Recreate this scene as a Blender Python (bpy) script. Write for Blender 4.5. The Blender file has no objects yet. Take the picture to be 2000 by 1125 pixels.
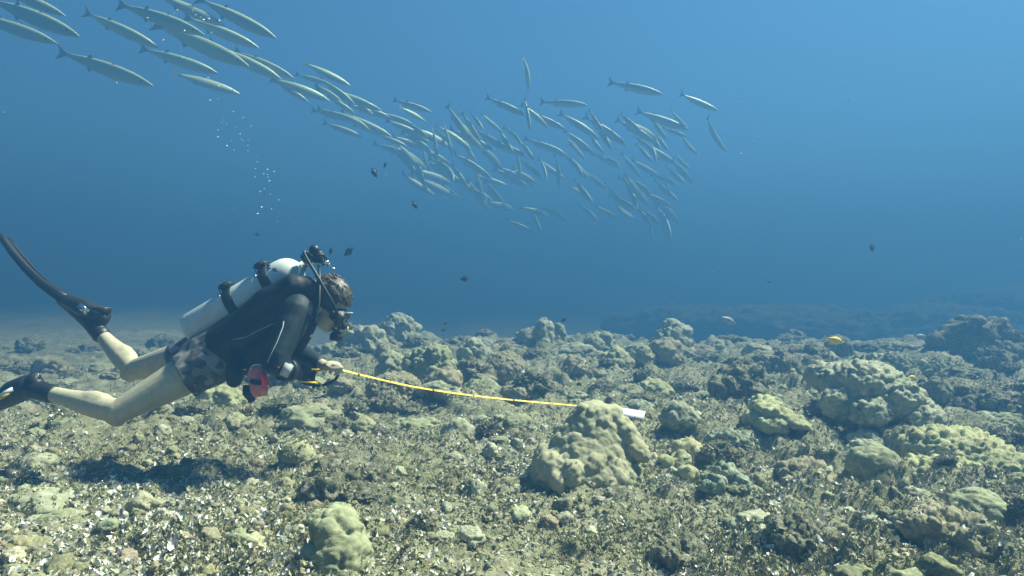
import bpy, bmesh, math, random
import numpy as np
from mathutils import Vector, Matrix, Quaternion

# ------------------------------------------------------------------ camera, light, exposure
scene = bpy.context.scene
FPX, CX, CY, CAMZ = 1303.0, 1000.0, 562.5, 0.85      # focal length in photo pixels, centre, camera height over the reef
cam_data = bpy.data.cameras.new('camera')
cam_data.sensor_width = 36.0
cam_data.lens = 36.0 * FPX / 2000.0
cam_data.clip_start = 0.02
cam_data.clip_end = 2000.0
cam = bpy.data.objects.new('camera', cam_data)
scene.collection.objects.link(cam)
cam.location = (0, 0, CAMZ)
cam.rotation_euler = (math.radians(90), 0, 0)
scene.camera = cam

SUN_DIR = Vector((0.53, 0.22, 0.80)).normalized()     # towards the sun
elev = math.asin(SUN_DIR.z)
azim = math.atan2(SUN_DIR.x, SUN_DIR.y)
world = bpy.data.worlds.new('World')
scene.world = world
world.use_nodes = True
wn, wl = world.node_tree.nodes, world.node_tree.links
wn.clear()
w_out = wn.new('ShaderNodeOutputWorld')
w_bg = wn.new('ShaderNodeBackground')
w_sky = wn.new('ShaderNodeTexSky')
w_sky.sky_type = 'NISHITA'
w_sky.sun_disc = False
w_sky.sun_elevation = elev
w_sky.sun_rotation = azim
w_tint = wn.new('ShaderNodeMix'); w_tint.data_type = 'RGBA'; w_tint.blend_type = 'MULTIPLY'
w_tint.inputs[0].default_value = 1.0
w_tint.inputs[7].default_value = (0.26, 0.52, 0.64, 1)    # daylight tinted by the water overhead
w_bg.inputs['Strength'].default_value = 0.052
wl.new(w_sky.outputs[0], w_tint.inputs[6])
wl.new(w_tint.outputs[2], w_bg.inputs['Color'])
wl.new(w_bg.outputs[0], w_out.inputs['Surface'])

sun_data = bpy.data.lights.new('sun', 'SUN')
sun_data.energy = 5.0
sun_data.angle = math.radians(8.0)     # the rippled surface spreads the sun
sun_data.color = (0.95, 1.0, 0.78)
sun = bpy.data.objects.new('sun', sun_data)
scene.collection.objects.link(sun)
sun.location = (6, 4, 12)
sun.rotation_euler = (-SUN_DIR).to_track_quat('-Z', 'Y').to_euler()

scene.view_settings.view_transform = 'Standard'
scene.view_settings.look = 'None'
scene.view_settings.exposure = 2.18
scene.view_settings.gamma = 1.0
scene.view_settings.use_curve_mapping = False
cy = scene.cycles
cy.use_denoising = True
cy.max_bounces = 5
cy.diffuse_bounces = 2
cy.glossy_bounces = 2
cy.transmission_bounces = 3
cy.volume_bounces = 2
cy.transparent_max_bounces = 6
cy.caustics_reflective = False
cy.caustics_refractive = False
cy.sample_clamp_indirect = 4.0

WATER_TOP = 4.9
WATER_DENSITY = 0.11
WATER_COLOR = (0.042, 0.131, 0.268, 1)
WATER_ANISO = 0.25

# ------------------------------------------------------------------ helpers
C = scene.collection
rnd = random.Random(7)
R = np.random.RandomState(11)


def P(px, py, Y):
    """the point at depth Y that the photograph shows at pixel (px, py)"""
    return Vector(((px - CX) / FPX * Y, Y, CAMZ - (py - CY) / FPX * Y))


def _hash(ix, iy, iz, seed):
    h = (ix.astype(np.int64) * 374761393 + iy.astype(np.int64) * 668265263 +
         iz.astype(np.int64) * 2147483647 + seed * 1274126177) & 0xFFFFFFFF
    h = ((h ^ (h >> 13)) * 1274126177) & 0xFFFFFFFF
    h = ((h ^ (h >> 16)) * 2246822519) & 0xFFFFFFFF
    h = h ^ (h >> 15)
    return (h & 0xFFFFFF) / float(0xFFFFFF)


def vnoise(p, seed=0):
    i = np.floor(p).astype(np.int64)
    f = p - i
    f = f * f * (3 - 2 * f)
    out = 0
    for dx in (0, 1):
        wx = f[:, 0] if dx else 1 - f[:, 0]
        for dy in (0, 1):
            wy = f[:, 1] if dy else 1 - f[:, 1]
            for dz in (0, 1):
                wz = f[:, 2] if dz else 1 - f[:, 2]
                out = out + wx * wy * wz * _hash(i[:, 0] + dx, i[:, 1] + dy, i[:, 2] + dz, seed)
    return out * 2 - 1


def fbm(p, octaves=4, seed=0, gain=0.5):
    a, s, o = 1.0, 0.0, 0
    p = np.array(p, dtype=float)
    for k in range(octaves):
        o = o + a * vnoise(p + 17.3 * k, seed + k)
        s += a
        a *= gain
        p = p * 2.03
    return o / s


def worley(p, seed=0):
    i = np.floor(p).astype(np.int64)
    best = np.full(len(p), 9.0)
    second = np.full(len(p), 9.0)
    cid = np.zeros(len(p))
    for dx in (-1, 0, 1):
        for dy in (-1, 0, 1):
            for dz in (-1, 0, 1):
                c = i + np.array((dx, dy, dz))
                q = np.stack([c[:, 0] + _hash(c[:, 0], c[:, 1], c[:, 2], seed + 1),
                              c[:, 1] + _hash(c[:, 0], c[:, 1], c[:, 2], seed + 2),
                              c[:, 2] + _hash(c[:, 0], c[:, 1], c[:, 2], seed + 3)], 1)
                d = np.sqrt(((q - p) ** 2).sum(1))
                near = d < best
                second = np.where(near, best, np.minimum(second, d))
                cid = np.where(near, _hash(c[:, 0], c[:, 1], c[:, 2], seed + 4), cid)
                best = np.where(near, d, best)
    return best, second, cid


def sstep(a, b, x):
    t = np.clip((x - a) / (b - a), 0, 1)
    return t * t * (3 - 2 * t)


def mk_mesh(name, V, F, smooth=True):
    V = np.asarray(V, dtype=np.float32)
    F = np.asarray(F, dtype=np.int32)
    me = bpy.data.meshes.new(name)
    k = F.shape[1]
    me.vertices.add(len(V))
    me.vertices.foreach_set('co', V.ravel())
    me.loops.add(F.size)
    me.loops.foreach_set('vertex_index', F.ravel())
    me.polygons.add(len(F))
    me.polygons.foreach_set('loop_start', np.arange(0, F.size, k, dtype=np.int32))
    me.polygons.foreach_set('use_smooth', np.full(len(F), smooth))
    me.update(calc_edges=True)
    return me


def link(name, me, mat=None, parent=None):
    o = bpy.data.objects.new(name, me)
    C.objects.link(o)
    if mat and not me.materials:
        me.materials.append(mat)
    if parent is not None:
        o.parent = parent
    return o


def tag(o, label=None, cat=None, group=None, kind=None):
    for k, v in (('label', label), ('category', cat), ('group', group), ('kind', kind)):
        if v:
            o[k] = v
    return o


def empty(name, loc, label=None, cat=None, group=None):
    o = bpy.data.objects.new(name, None)
    o.empty_display_size = 0.05
    C.objects.link(o)
    o.location = loc
    return tag(o, label, cat, group)


class MB:
    """collects verts and faces of one mesh"""
    def __init__(self):
        self.v, self.f = [], []

    def add(self, vs, fs):
        n = len(self.v)
        self.v += [tuple(v) for v in vs]
        self.f += [tuple(i + n for i in f) for f in fs]
        return self

    def loft(self, stations, side=None, n=16, cap=True):
        """stations: (centre, radius along 'up', radius along 'side'); side: reference vector"""
        cs = [Vector(s[0]) for s in stations]
        vs, fs = [], []
        prev = None
        for k, s in enumerate(stations):
            a = cs[max(k - 1, 0)]
            b = cs[min(k + 1, len(cs) - 1)]
            t = (b - a).normalized()
            ref = Vector(side) if side is not None else (prev if prev is not None else
                                                         (Vector((0, 1, 0)) if abs(t.y) < 0.9 else Vector((1, 0, 0))))
            sv = (ref - t * ref.dot(t)).normalized()
            prev = sv
            uv = t.cross(sv).normalized()
            ru, rs = s[1], (s[2] if len(s) > 2 else s[1])
            for j in range(n):
                an = 2 * math.pi * j / n
                vs.append(cs[k] + sv * math.cos(an) * rs + uv * math.sin(an) * ru)
        m = len(stations)
        for k in range(m - 1):
            for j in range(n):
                fs.append((k * n + j, k * n + (j + 1) % n, (k + 1) * n + (j + 1) % n, (k + 1) * n + j))
        if cap:
            fs.append(tuple(range(n - 1, -1, -1)))
            fs.append(tuple(range((m - 1) * n, m * n)))
        return self.add(vs, fs)

    def tube(self, pts, r, n=8, cap=True):
        return self.loft([(p, r if not isinstance(r, (list, tuple)) else r[i]) for i, p in enumerate(pts)], None, n, cap)

    def capsule(self, pts, radii, n=14, side=None):
        """tube with rounded ends; radii floats or (ru, rs)"""
        pts = [Vector(p) for p in pts]
        rr = [(r, r) if not isinstance(r, (tuple, list)) else r for r in radii]
        st = []
        t0 = (pts[0] - pts[1]).normalized()
        for a in (80, 55, 30):
            c, s_ = math.cos(math.radians(a)), math.sin(math.radians(a))
            st.append((pts[0] + t0 * rr[0][0] * s_, rr[0][0] * c, rr[0][1] * c))
        for p, r in zip(pts, rr):
            st.append((p, r[0], r[1]))
        t1 = (pts[-1] - pts[-2]).normalized()
        for a in (30, 55, 80):
            c, s_ = math.cos(math.radians(a)), math.sin(math.radians(a))
            st.append((pts[-1] + t1 * rr[-1][0] * s_, rr[-1][0] * c, rr[-1][1] * c))
        return self.loft(st, side, n)

    def ellipsoid(self, c, r, rot=None, nu=20, nv=12):
        c = Vector(c)
        M = rot if rot is not None else Matrix.Identity(3)
        vs, fs = [], []
        vs.append(c + M @ Vector((0, 0, -r[2])))
        for i in range(1, nv):
            th = math.pi * i / nv
            for j in range(nu):
                ph = 2 * math.pi * j / nu
                vs.append(c + M @ Vector((r[0] * math.sin(th) * math.cos(ph), r[1] * math.sin(th) * math.sin(ph), -r[2] * math.cos(th))))
        vs.append(c + M @ Vector((0, 0, r[2])))
        for j in range(nu):
            fs.append((0, 1 + (j + 1) % nu, 1 + j))
        for i in range(nv - 2):
            for j in range(nu):
                a = 1 + i * nu
                fs.append((a + j, a + (j + 1) % nu, a + nu + (j + 1) % nu, a + nu + j))
        last = len(vs) - 1
        a = 1 + (nv - 2) * nu
        for j in range(nu):
            fs.append((last, a + j, a + (j + 1) % nu))
        return self.add(vs, fs)

    def box(self, c, size, rot=None, bev=0.12):
        """box with chamfered edges"""
        bm = bmesh.new()
        bmesh.ops.create_cube(bm, size=1.0)
        for v in bm.verts:
            v.co = Vector((v.co.x * size[0], v.co.y * size[1], v.co.z * size[2]))
        b = min(size) * bev
        bmesh.ops.bevel(bm, geom=bm.edges[:], offset=b, segments=2, affect='EDGES')
        M = rot if rot is not None else Matrix.Identity(3)
        bm.verts.index_update()
        vs = [Vector(c) + M @ v.co for v in bm.verts]
        fs = [tuple(v.index for v in f.verts) for f in bm.faces]
        bm.free()
        return self.add(vs, fs)

    def lathe(self, prof, origin, axis, n=28):
        axis = Vector(axis).normalized()
        a = axis.orthogonal().normalized()
        b = axis.cross(a)
        vs, fs = [], []
        for (t, r) in prof:
            for j in range(n):
                an = 2 * math.pi * j / n
                vs.append(Vector(origin) + axis * t + (a * math.cos(an) + b * math.sin(an)) * r)
        for k in range(len(prof) - 1):
            for j in range(n):
                fs.append((k * n + j, k * n + (j + 1) % n, (k + 1) * n + (j + 1) % n, (k + 1) * n + j))
        fs.append(tuple(range(n - 1, -1, -1)))
        fs.append(tuple(range((len(prof) - 1) * n, len(prof) * n)))
        return self.add(vs, fs)

    def mesh(self, name, smooth=True):
        me = bpy.data.meshes.new(name)
        me.from_pydata(self.v, [], self.f)
        bm = bmesh.new()
        bm.from_mesh(me)
        bmesh.ops.recalc_face_normals(bm, faces=bm.faces)
        bm.to_mesh(me)
        bm.free()
        if smooth:
            me.polygons.foreach_set('use_smooth', np.full(len(me.polygons), True))
        me.update()
        return me

    def build(self, name, mat, parent=None, origin=None, smooth=True):
        me = self.mesh(name, smooth)
        o = link(name, me, mat, parent)
        if parent is not None:
            o.matrix_parent_inverse = Matrix.Translation(-parent.location)
        return o

    def remesh(self, name, voxel, smooth_it=2):
        """fuses all pieces into one continuous surface"""
        me = self.mesh(name + '_raw')
        o = bpy.data.objects.new(name + '_raw', me)
        C.objects.link(o)
        m = o.modifiers.new('r', 'REMESH')
        m.mode = 'VOXEL'
        m.voxel_size = voxel
        m.use_smooth_shade = True
        if smooth_it:
            s = o.modifiers.new('s', 'SMOOTH')
            s.factor = 0.5
            s.iterations = smooth_it
        dg = bpy.context.evaluated_depsgraph_get()
        dg.update()
        out = bpy.data.meshes.new_from_object(o.evaluated_get(dg))
        out.name = name
        bpy.data.objects.remove(o)
        bpy.data.meshes.remove(me)
        out.polygons.foreach_set('use_smooth', np.full(len(out.polygons), True))
        return out


def get_co(me):
    a = np.empty(len(me.vertices) * 3, dtype=np.float32)
    me.vertices.foreach_get('co', a)
    return a.reshape(-1, 3).astype(float)


def get_no(me):
    a = np.empty(len(me.vertices) * 3, dtype=np.float32)
    me.vertices.foreach_get('normal', a)
    return a.reshape(-1, 3).astype(float)


def set_co(me, co):
    me.vertices.foreach_set('co', np.asarray(co, dtype=np.float32).ravel())
    me.update()


def knobs(co, no, size, amp, seed, fine=0.0, roundness=1.0):
    """displaces a coral surface into rounded knobs of a given cell size"""
    q = co / size + 0.25 * np.stack([fbm(co / size * 0.7, 2, seed + 40), fbm(co / size * 0.7, 2, seed + 41), fbm(co / size * 0.7, 2, seed + 42)], 1)
    f1, f2, cid = worley(q, seed)
    d = np.sqrt(np.clip(1 - (f1 / 0.85) ** 2, 0, 1)) * roundness + (f2 - f1) * (1 - roundness)
    d = d * (0.6 + 0.8 * cid)
    out = co + no * (amp * (d - 0.5))[:, None]
    if fine:
        out = out + no * (fine * fbm(co / size * 4, 3, seed + 9))[:, None]
    return out


# ------------------------------------------------------------------ materials
def mat_base(name):
    m = bpy.data.materials.new(name)
    m.use_nodes = True
    n, l = m.node_tree.nodes, m.node_tree.links
    return m, n, l, n['Principled BSDF']


def mat_plain(name, col, rough=0.6, metal=0.0, var=0.15, scale=30.0, bump=0.0, spec=0.4):
    """one colour with slight mottling and fine relief"""
    m, n, l, b = mat_base(name)
    tc = n.new('ShaderNodeTexCoord')
    no = n.new('ShaderNodeTexNoise')
    no.inputs['Scale'].default_value = scale
    no.inputs['Detail'].default_value = 4
    l.new(tc.outputs['Object'], no.inputs['Vector'])
    r = n.new('ShaderNodeValToRGB')
    r.color_ramp.elements[0].position = 0.3
    r.color_ramp.elements[1].position = 0.7
    r.color_ramp.elements[0].color = tuple(c * (1 - var) for c in col[:3]) + (1,)
    r.color_ramp.elements[1].color = tuple(min(1, c * (1 + var)) for c in col[:3]) + (1,)
    l.new(no.outputs[0], r.inputs[0])
    l.new(r.outputs[0], b.inputs['Base Color'])
    b.inputs['Roughness'].default_value = rough
    b.inputs['Metallic'].default_value = metal
    b.inputs['Specular IOR Level'].default_value = spec
    if bump:
        bp = n.new('ShaderNodeBump')
        bp.inputs['Strength'].default_value = bump
        bp.inputs['Distance'].default_value = 0.004
        l.new(no.outputs[0], bp.inputs['Height'])
        l.new(bp.outputs[0], b.inputs['Normal'])
    return m


def mat_mottle(name, cols, scales=(5, 22, 90), rough=0.9, bump=0.5, dist=0.006, coord='Object', pts=None):
    """three or four natural colours mixed by noise at several sizes"""
    m, n, l, b = mat_base(name)
    tc = n.new('ShaderNodeTexCoord')
    cur = None
    hs = []
    for k, c in enumerate(cols):
        if k == 0:
            rgb = n.new('ShaderNodeRGB')
            rgb.outputs[0].default_value = tuple(c) + (1,)
            cur = rgb.outputs[0]
            continue
        no = n.new('ShaderNodeTexNoise')
        no.noise_dimensions = '4D'
        no.inputs['W'].default_value = k * 3.7
        no.inputs['Scale'].default_value = scales[(k - 1) % len(scales)]
        no.inputs['Detail'].default_value = 5
        no.inputs['Roughness'].default_value = 0.65
        l.new(tc.outputs[coord], no.inputs['Vector'])
        r = n.new('ShaderNodeMapRange')
        lo, hi = (0.46, 0.60) if pts is None else pts[k - 1]
        r.inputs['From Min'].default_value = lo
        r.inputs['From Max'].default_value = hi
        l.new(no.outputs[0], r.inputs['Value'])
        mx = n.new('ShaderNodeMix')
        mx.data_type = 'RGBA'
        mx.inputs[7].default_value = tuple(c) + (1,)
        l.new(r.outputs[0], mx.inputs[0])
        l.new(cur, mx.inputs[6])
        cur = mx.outputs[2]
        hs.append(no.outputs[0])
    l.new(cur, b.inputs['Base Color'])
    b.inputs['Roughness'].default_value = rough
    b.inputs['Specular IOR Level'].default_value = 0.2
    if bump:
        fn = n.new('ShaderNodeTexNoise')
        fn.inputs['Scale'].default_value = 75
        fn.inputs['Detail'].default_value = 6
        fn.inputs['Roughness'].default_value = 0.7
        l.new(tc.outputs[coord], fn.inputs['Vector'])
        ad = n.new('ShaderNodeMath'); ad.operation = 'ADD'
        l.new(hs[-1], ad.inputs[0]); l.new(fn.outputs[0], ad.inputs[1])
        bp = n.new('ShaderNodeBump')
        bp.inputs['Strength'].default_value = bump
        bp.inputs['Distance'].default_value = dist
        l.new(ad.outputs[0], bp.inputs['Height'])
        l.new(bp.outputs[0], b.inputs['Normal'])
    return m


def mat_attr(name, rough=0.85, trans=0.0):
    """colour from each piece's own tint"""
    m, n, l, b = mat_base(name)
    a = n.new('ShaderNodeAttribute')
    a.attribute_name = 'tint'
    tc = n.new('ShaderNodeTexCoord')
    no = n.new('ShaderNodeTexNoise'); no.inputs['Scale'].default_value = 110; no.inputs['Detail'].default_value = 4
    l.new(tc.outputs['Object'], no.inputs['Vector'])
    mr = n.new('ShaderNodeMapRange'); mr.inputs['From Min'].default_value = 0.3; mr.inputs['From Max'].default_value = 0.7
    mr.inputs['To Min'].default_value = 0.55; mr.inputs['To Max'].default_value = 1.25
    l.new(no.outputs[0], mr.inputs['Value'])
    mx = n.new('ShaderNodeMix'); mx.data_type = 'RGBA'; mx.blend_type = 'MULTIPLY'; mx.inputs[0].default_value = 1.0
    l.new(a.outputs['Color'], mx.inputs[6]); l.new(mr.outputs[0], mx.inputs[7])
    l.new(mx.outputs[2], b.inputs['Base Color'])
    bp = n.new('ShaderNodeBump'); bp.inputs['Strength'].default_value = 0.7; bp.inputs['Distance'].default_value = 0.006
    l.new(no.outputs[0], bp.inputs['Height']); l.new(bp.outputs[0], b.inputs['Normal'])
    b.inputs['Roughness'].default_value = rough
    b.inputs['Specular IOR Level'].default_value = 0.25
    return m

# ------------------------------------------------------------------ seabed
def ground(x, y, detail=True):
    x = np.atleast_1d(np.asarray(x, dtype=float))
    y = np.atleast_1d(np.asarray(y, dtype=float))
    p = np.stack([x, y, np.zeros_like(x)], 1)
    sand = sstep(-1.6, -3.4, x) * sstep(4.2, 6.5, y) * 0.4
    rough = 1 - sand
    z = -0.03 + 0.05 * fbm(p * 0.55 + 3, 2, 5) + 0.055 * fbm(p * 1.7, 3, 9) * rough
    z = z - 0.4 * sand - 1.0 * sstep(10.0, 16.5, y) * sstep(-0.42, -0.12, x / np.maximum(y, 0.1))
    z = z + 0.30 * np.clip(fbm(p * 0.5 + 9.1, 3, 77), 0, 1) * sstep(6.5, 9.0, y) * rough
    if detail:
        near = sstep(30, 12, y)
        f1, f2, cid = worley(p / 0.20 + 0.35 * np.stack([fbm(p * 7, 2, 1), fbm(p * 7, 2, 2), 0 * x], 1), 21)
        z = z + near * (0.2 + 0.8 * rough) * 0.055 * np.clip(cid - 0.35, 0, 1) * np.sqrt(np.clip(1 - (f1 / 0.8) ** 2, 0, 1)) * sstep(0, 0.2, f2 - f1)
        crust = np.maximum(sstep(3.2, 4.6, y), sstep(0.5, 1.3, x)) * sstep(14, 11, y)
        crust = crust * (1 - 0.95 * np.exp(-((x - 0.74) / 0.42) ** 2 - ((y - 4.2) / 0.6) ** 2))
        b1, b2, bid = worley(p / 0.42 + 0.5 * np.stack([fbm(p * 3.5, 3, 3), fbm(p * 3.5, 3, 4), 0 * x], 1), 91)
        z = z + crust * rough * 0.20 * np.clip(bid - 0.3, 0, 1) * np.sqrt(np.clip(1 - (b1 / 0.75) ** 2, 0, 1)) * sstep(0, 0.22, b2 - b1)
        z = z - 0.034 * crust
        k1, k2, kid = worley(p / 0.11 + 0.3 * np.stack([fbm(p * 12, 2, 6), fbm(p * 12, 2, 7), 0 * x], 1), 95)
        z = z + (0.45 + 0.55 * crust) * near * rough * 0.045 * kid * np.sqrt(np.clip(1 - (k1 / 0.8) ** 2, 0, 1)) * sstep(0, 0.2, k2 - k1)
        g1, g2, gid = worley(p / 0.062, 31)
        z = z + near * 0.022 * (gid - 0.2) * np.sqrt(np.clip(1 - (g1 / 0.8) ** 2, 0, 1)) * (0.35 + 0.65 * rough)
        z = z + near * (0.25 + 0.75 * rough) * 0.075 * (np.abs(fbm(p * 3.1 + 5, 3, 61)) - 0.18)
        z = z + near * 0.022 * fbm(p * 16, 4, 51, 0.6)
    return z


def gz(x, y):
    return float(ground(x, y)[0])


rows = [0.35]
while rows[-1] < 30:
    rows.append(rows[-1] + max(0.011, rows[-1] * 0.0062))
while rows[-1] < 150:
    rows.append(rows[-1] * 1.07)
rows = np.array(rows)
ncol = 470
u = np.linspace(-1, 1, ncol)
u = 0.65 * u + 0.35 * u ** 3
GX = u[None, :] * (rows[:, None] * 1.05 + 1.1)
GY = np.repeat(rows[:, None], ncol, 1)
GZ = ground(GX.ravel(), GY.ravel())
idx = np.arange(len(rows) * ncol).reshape(len(rows), ncol)
F = np.stack([idx[:-1, :-1], idx[:-1, 1:], idx[1:, 1:], idx[1:, :-1]], -1).reshape(-1, 4)
M_BED = mat_mottle('reef_turf', [(0.30, 0.29, 0.165), (0.195, 0.195, 0.10), (0.41, 0.395, 0.26), (0.55, 0.54, 0.45), (0.215, 0.165, 0.115), (0.10, 0.105, 0.052)],
                   scales=(2.2, 8.0, 34.0, 6.0, 46.0), pts=[(0.45, 0.62), (0.48, 0.62), (0.56, 0.66), (0.58, 0.7), (0.55, 0.68)], bump=1.0, dist=0.02)
bed = link('seabed', mk_mesh('seabed', np.stack([GX.ravel(), GY.ravel(), GZ], 1), F), M_BED)
tag(bed, kind='structure')

# ------------------------------------------------------------------ water (the haze of this place)
mw = bpy.data.materials.new('sea_water')
mw.use_nodes = True
nt = mw.node_tree
for nd in list(nt.nodes):
    nt.nodes.remove(nd)
wo = nt.nodes.new('ShaderNodeOutputMaterial')
pv = nt.nodes.new('ShaderNodeVolumePrincipled')
pv.inputs['Color'].default_value = WATER_COLOR
pv.inputs['Density'].default_value = WATER_DENSITY
pv.inputs['Anisotropy'].default_value = WATER_ANISO
nt.links.new(pv.outputs[0], wo.inputs['Volume'])
hb = MB()
x0, x1, y0, y1, z0, z1 = -190, 190, -60, 170, -2.2, WATER_TOP
hb.add([(x0, y0, z0), (x1, y0, z0), (x1, y1, z0), (x0, y1, z0), (x0, y0, z1), (x1, y0, z1), (x1, y1, z1), (x0, y1, z1)],
       [(0, 3, 2, 1), (4, 5, 6, 7), (0, 1, 5, 4), (1, 2, 6, 5), (2, 3, 7, 6), (3, 0, 4, 7)])
haze = hb.build('haze', mw, smooth=False)
tag(haze, 'clear blue sea water that veils the far reef', kind='stuff')

# ------------------------------------------------------------------ corals
M_COR = {
    'olive': mat_mottle('coral_olive', [(0.305, 0.315, 0.185), (0.225, 0.235, 0.135), (0.37, 0.375, 0.24), (0.15, 0.155, 0.085), (0.44, 0.43, 0.33)], scales=(5, 25, 11, 40), bump=0.6, pts=[(0.45, 0.6), (0.52, 0.66), (0.57, 0.68), (0.62, 0.7)]),
    'beige': mat_mottle('coral_beige', [(0.37, 0.355, 0.225), (0.30, 0.29, 0.175), (0.43, 0.415, 0.28), (0.22, 0.21, 0.125)], scales=(5, 25, 11), bump=0.5, pts=[(0.45, 0.62), (0.52, 0.68), (0.60, 0.72)]),
    'pale': mat_mottle('coral_pale', [(0.36, 0.365, 0.25), (0.25, 0.26, 0.165), (0.46, 0.455, 0.35), (0.15, 0.15, 0.085), (0.27, 0.21, 0.15)], scales=(5, 28, 10, 8), bump=0.7, pts=[(0.46, 0.6), (0.52, 0.66), (0.55, 0.67), (0.6, 0.7)]),
    'brown': mat_mottle('coral_brown', [(0.27, 0.24, 0.15), (0.18, 0.165, 0.095), (0.40, 0.375, 0.265), (0.29, 0.18, 0.135), (0.5, 0.48, 0.39)], scales=(6, 28, 9, 45), bump=0.7, pts=[(0.45, 0.6), (0.52, 0.66), (0.60, 0.72), (0.6, 0.68)]),
    'rock': mat_mottle('rock_algae', [(0.225, 0.215, 0.13), (0.14, 0.14, 0.075), (0.37, 0.36, 0.265), (0.23, 0.17, 0.14), (0.54, 0.53, 0.45)], scales=(7, 24, 10, 55), bump=1.0, dist=0.02, pts=[(0.45, 0.6), (0.5, 0.62), (0.60, 0.72), (0.56, 0.66)]),
    'green': mat_mottle('coral_greenish', [(0.26, 0.30, 0.215), (0.19, 0.22, 0.145), (0.37, 0.40, 0.30), (0.15, 0.16, 0.09)], scales=(7, 30, 18), bump=0.6),
    'yellow': mat_mottle('coral_yellow', [(0.38, 0.375, 0.20), (0.26, 0.265, 0.145), (0.46, 0.45, 0.29), (0.17, 0.17, 0.09), (0.31, 0.25, 0.165)], scales=(5, 26, 11, 7), bump=0.6, pts=[(0.46, 0.6), (0.52, 0.66), (0.56, 0.68), (0.6, 0.7)]),
}
_ico = {}


def ico(sub):
    if sub not in _ico:
        bm = bmesh.new()
        bmesh.ops.create_icosphere(bm, subdivisions=sub, radius=1.0)
        bm.verts.index_update()
        _ico[sub] = (np.array([v.co for v in bm.verts]), np.array([[v.index for v in f.verts] for f in bm.faces]))
        bm.free()
    return _ico[sub]


def dome_mesh(name, w, d, h, seed, knob=0.05, amp=0.02, lump=0.18, flat=0.0, undercut=0.25, sub=6, fine=0.003, ridged=0.0, lumpf=1.6):
    """a coral head: knobbly dome with lobes, its foot narrower than its brow; origin on the ground"""
    v, f = ico(sub)
    q = v.copy()
    lo = fbm(q * lumpf + seed * 3.1, 3, seed)
    rad = 1 + lump * 1.6 * lo
    z = q[:, 2]
    zz = np.where(z > 0, np.sign(z) * np.abs(z) ** (1 - 0.45 * flat), z)
    under = sstep(0.05, -0.6, z)
    r_xy = rad * (1 - undercut * under)
    co = np.stack([q[:, 0] * r_xy * w / 2, q[:, 1] * r_xy * d / 2, np.where(z > 0, zz * h * 0.72, z * h * 0.45) * (0.75 + 0.25 * rad) + 0.28 * h], 1)
    no = q / np.array([w / 2, d / 2, h * 0.7])
    no = no / np.linalg.norm(no, axis=1)[:, None]
    if ridged:
        co = co + no * (ridged * np.abs(fbm(co * np.array([1, 1, 0.35]) / knob * 0.8, 2, seed + 70)))[:, None]
    co = knobs(co, no, knob, amp, seed, fine)
    co = knobs(co, no, max(0.018, knob * 0.38), amp * 0.38, seed + 5, fine)
    return mk_mesh(name, co, f)


def ybase(py):
    return CAMZ * FPX / (py - CY)


def place(o, bx, by, rz=0.0, sink=0.0, Y=None):
    """stands a coral with its foot at the ground point the photograph shows at (bx, by)"""
    Y = Y or ybase(by)
    x = (bx - CX) / FPX * Y
    o.location = (x, Y, gz(x, Y) - sink)
    o.rotation_euler = (0, 0, rz)
    return o


def head(bx, by, wpx, hpx, label, mat='olive', name='coral_colony', cat='coral', seed=None, dep=1.0, group=None, sub=None, back=0.45, **kw):
    """coral head by its pixel foot, width and height"""
    sub = sub or (6 if wpx > 76 else 5)
    Yf = ybase(by)
    w = wpx / FPX * Yf
    Y = Yf + w * dep * back
    w = wpx / FPX * Y
    h = max(0.05, hpx / FPX * Y - 0.25 * w * dep * (by - CY) / FPX)
    x = (bx - CX) / FPX * Y
    me = dome_mesh(name, w, w * dep, h, seed if seed is not None else int(bx * 7 + by), sub=sub, **kw)
    o = link(name, me, M_COR[mat])
    o.location = (x, Y, gz(x, Y) - 0.02)
    return tag(o, label, cat, group)

# the big knobbly bommie in the middle: a flat-topped hill with lobes at its foot
def blob_coral(name, blobs, voxel, mat, label, knob=0.04, amp=0.02, seed=3, fine=0.002, second=0.34, dz=0.0, cones=(), name_cat='coral', lump=0.0):
    """blobs: (px, py, Y, rx, ry, rz[, tilt]) ellipsoids fused into one colony, then knobbed"""
    mb = MB()
    pts = []
    for b in blobs:
        c = P(b[0], b[1], b[2])
        pts.append(c)
        rot = Matrix.Rotation(b[6], 3, 'Y') if len(b) > 6 else None
        mb.ellipsoid(c, b[3:6], rot, 28, 18)
    for st in cones:
        mb.loft([(P(c[0], c[1], c[2]), c[3], c[4]) for c in st], (1, 0, 0), 32)
    me = mb.remesh(name, voxel, 6)
    co, no = get_co(me), get_no(me)
    if lump:
        co = co + no * (lump * fbm(co * 7, 3, seed + 5))[:, None]
    co = knobs(co, no, knob, amp, seed, fine)
    co = knobs(co, no, max(0.016, knob * 0.42), amp * second, seed + 5, fine)
    base = np.array([co[:, 0].mean(), co[:, 1].mean(), 0.0])
    rx_, ry_ = (co[:, 0].max() - co[:, 0].min()) / 2, (co[:, 1].max() - co[:, 1].min()) / 2
    a_ = np.linspace(0, 6.28, 13)
    lift = max(0.0, float(ground(base[0] + rx_ * 0.85 * np.cos(a_), base[1] + ry_ * 0.85 * np.sin(a_)).mean()) - 0.005)
    set_co(me, co - base)
    base[2] = lift + dz
    o = link(name, me, M_COR[mat])
    o.location = base
    return tag(o, label, name_cat)


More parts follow.
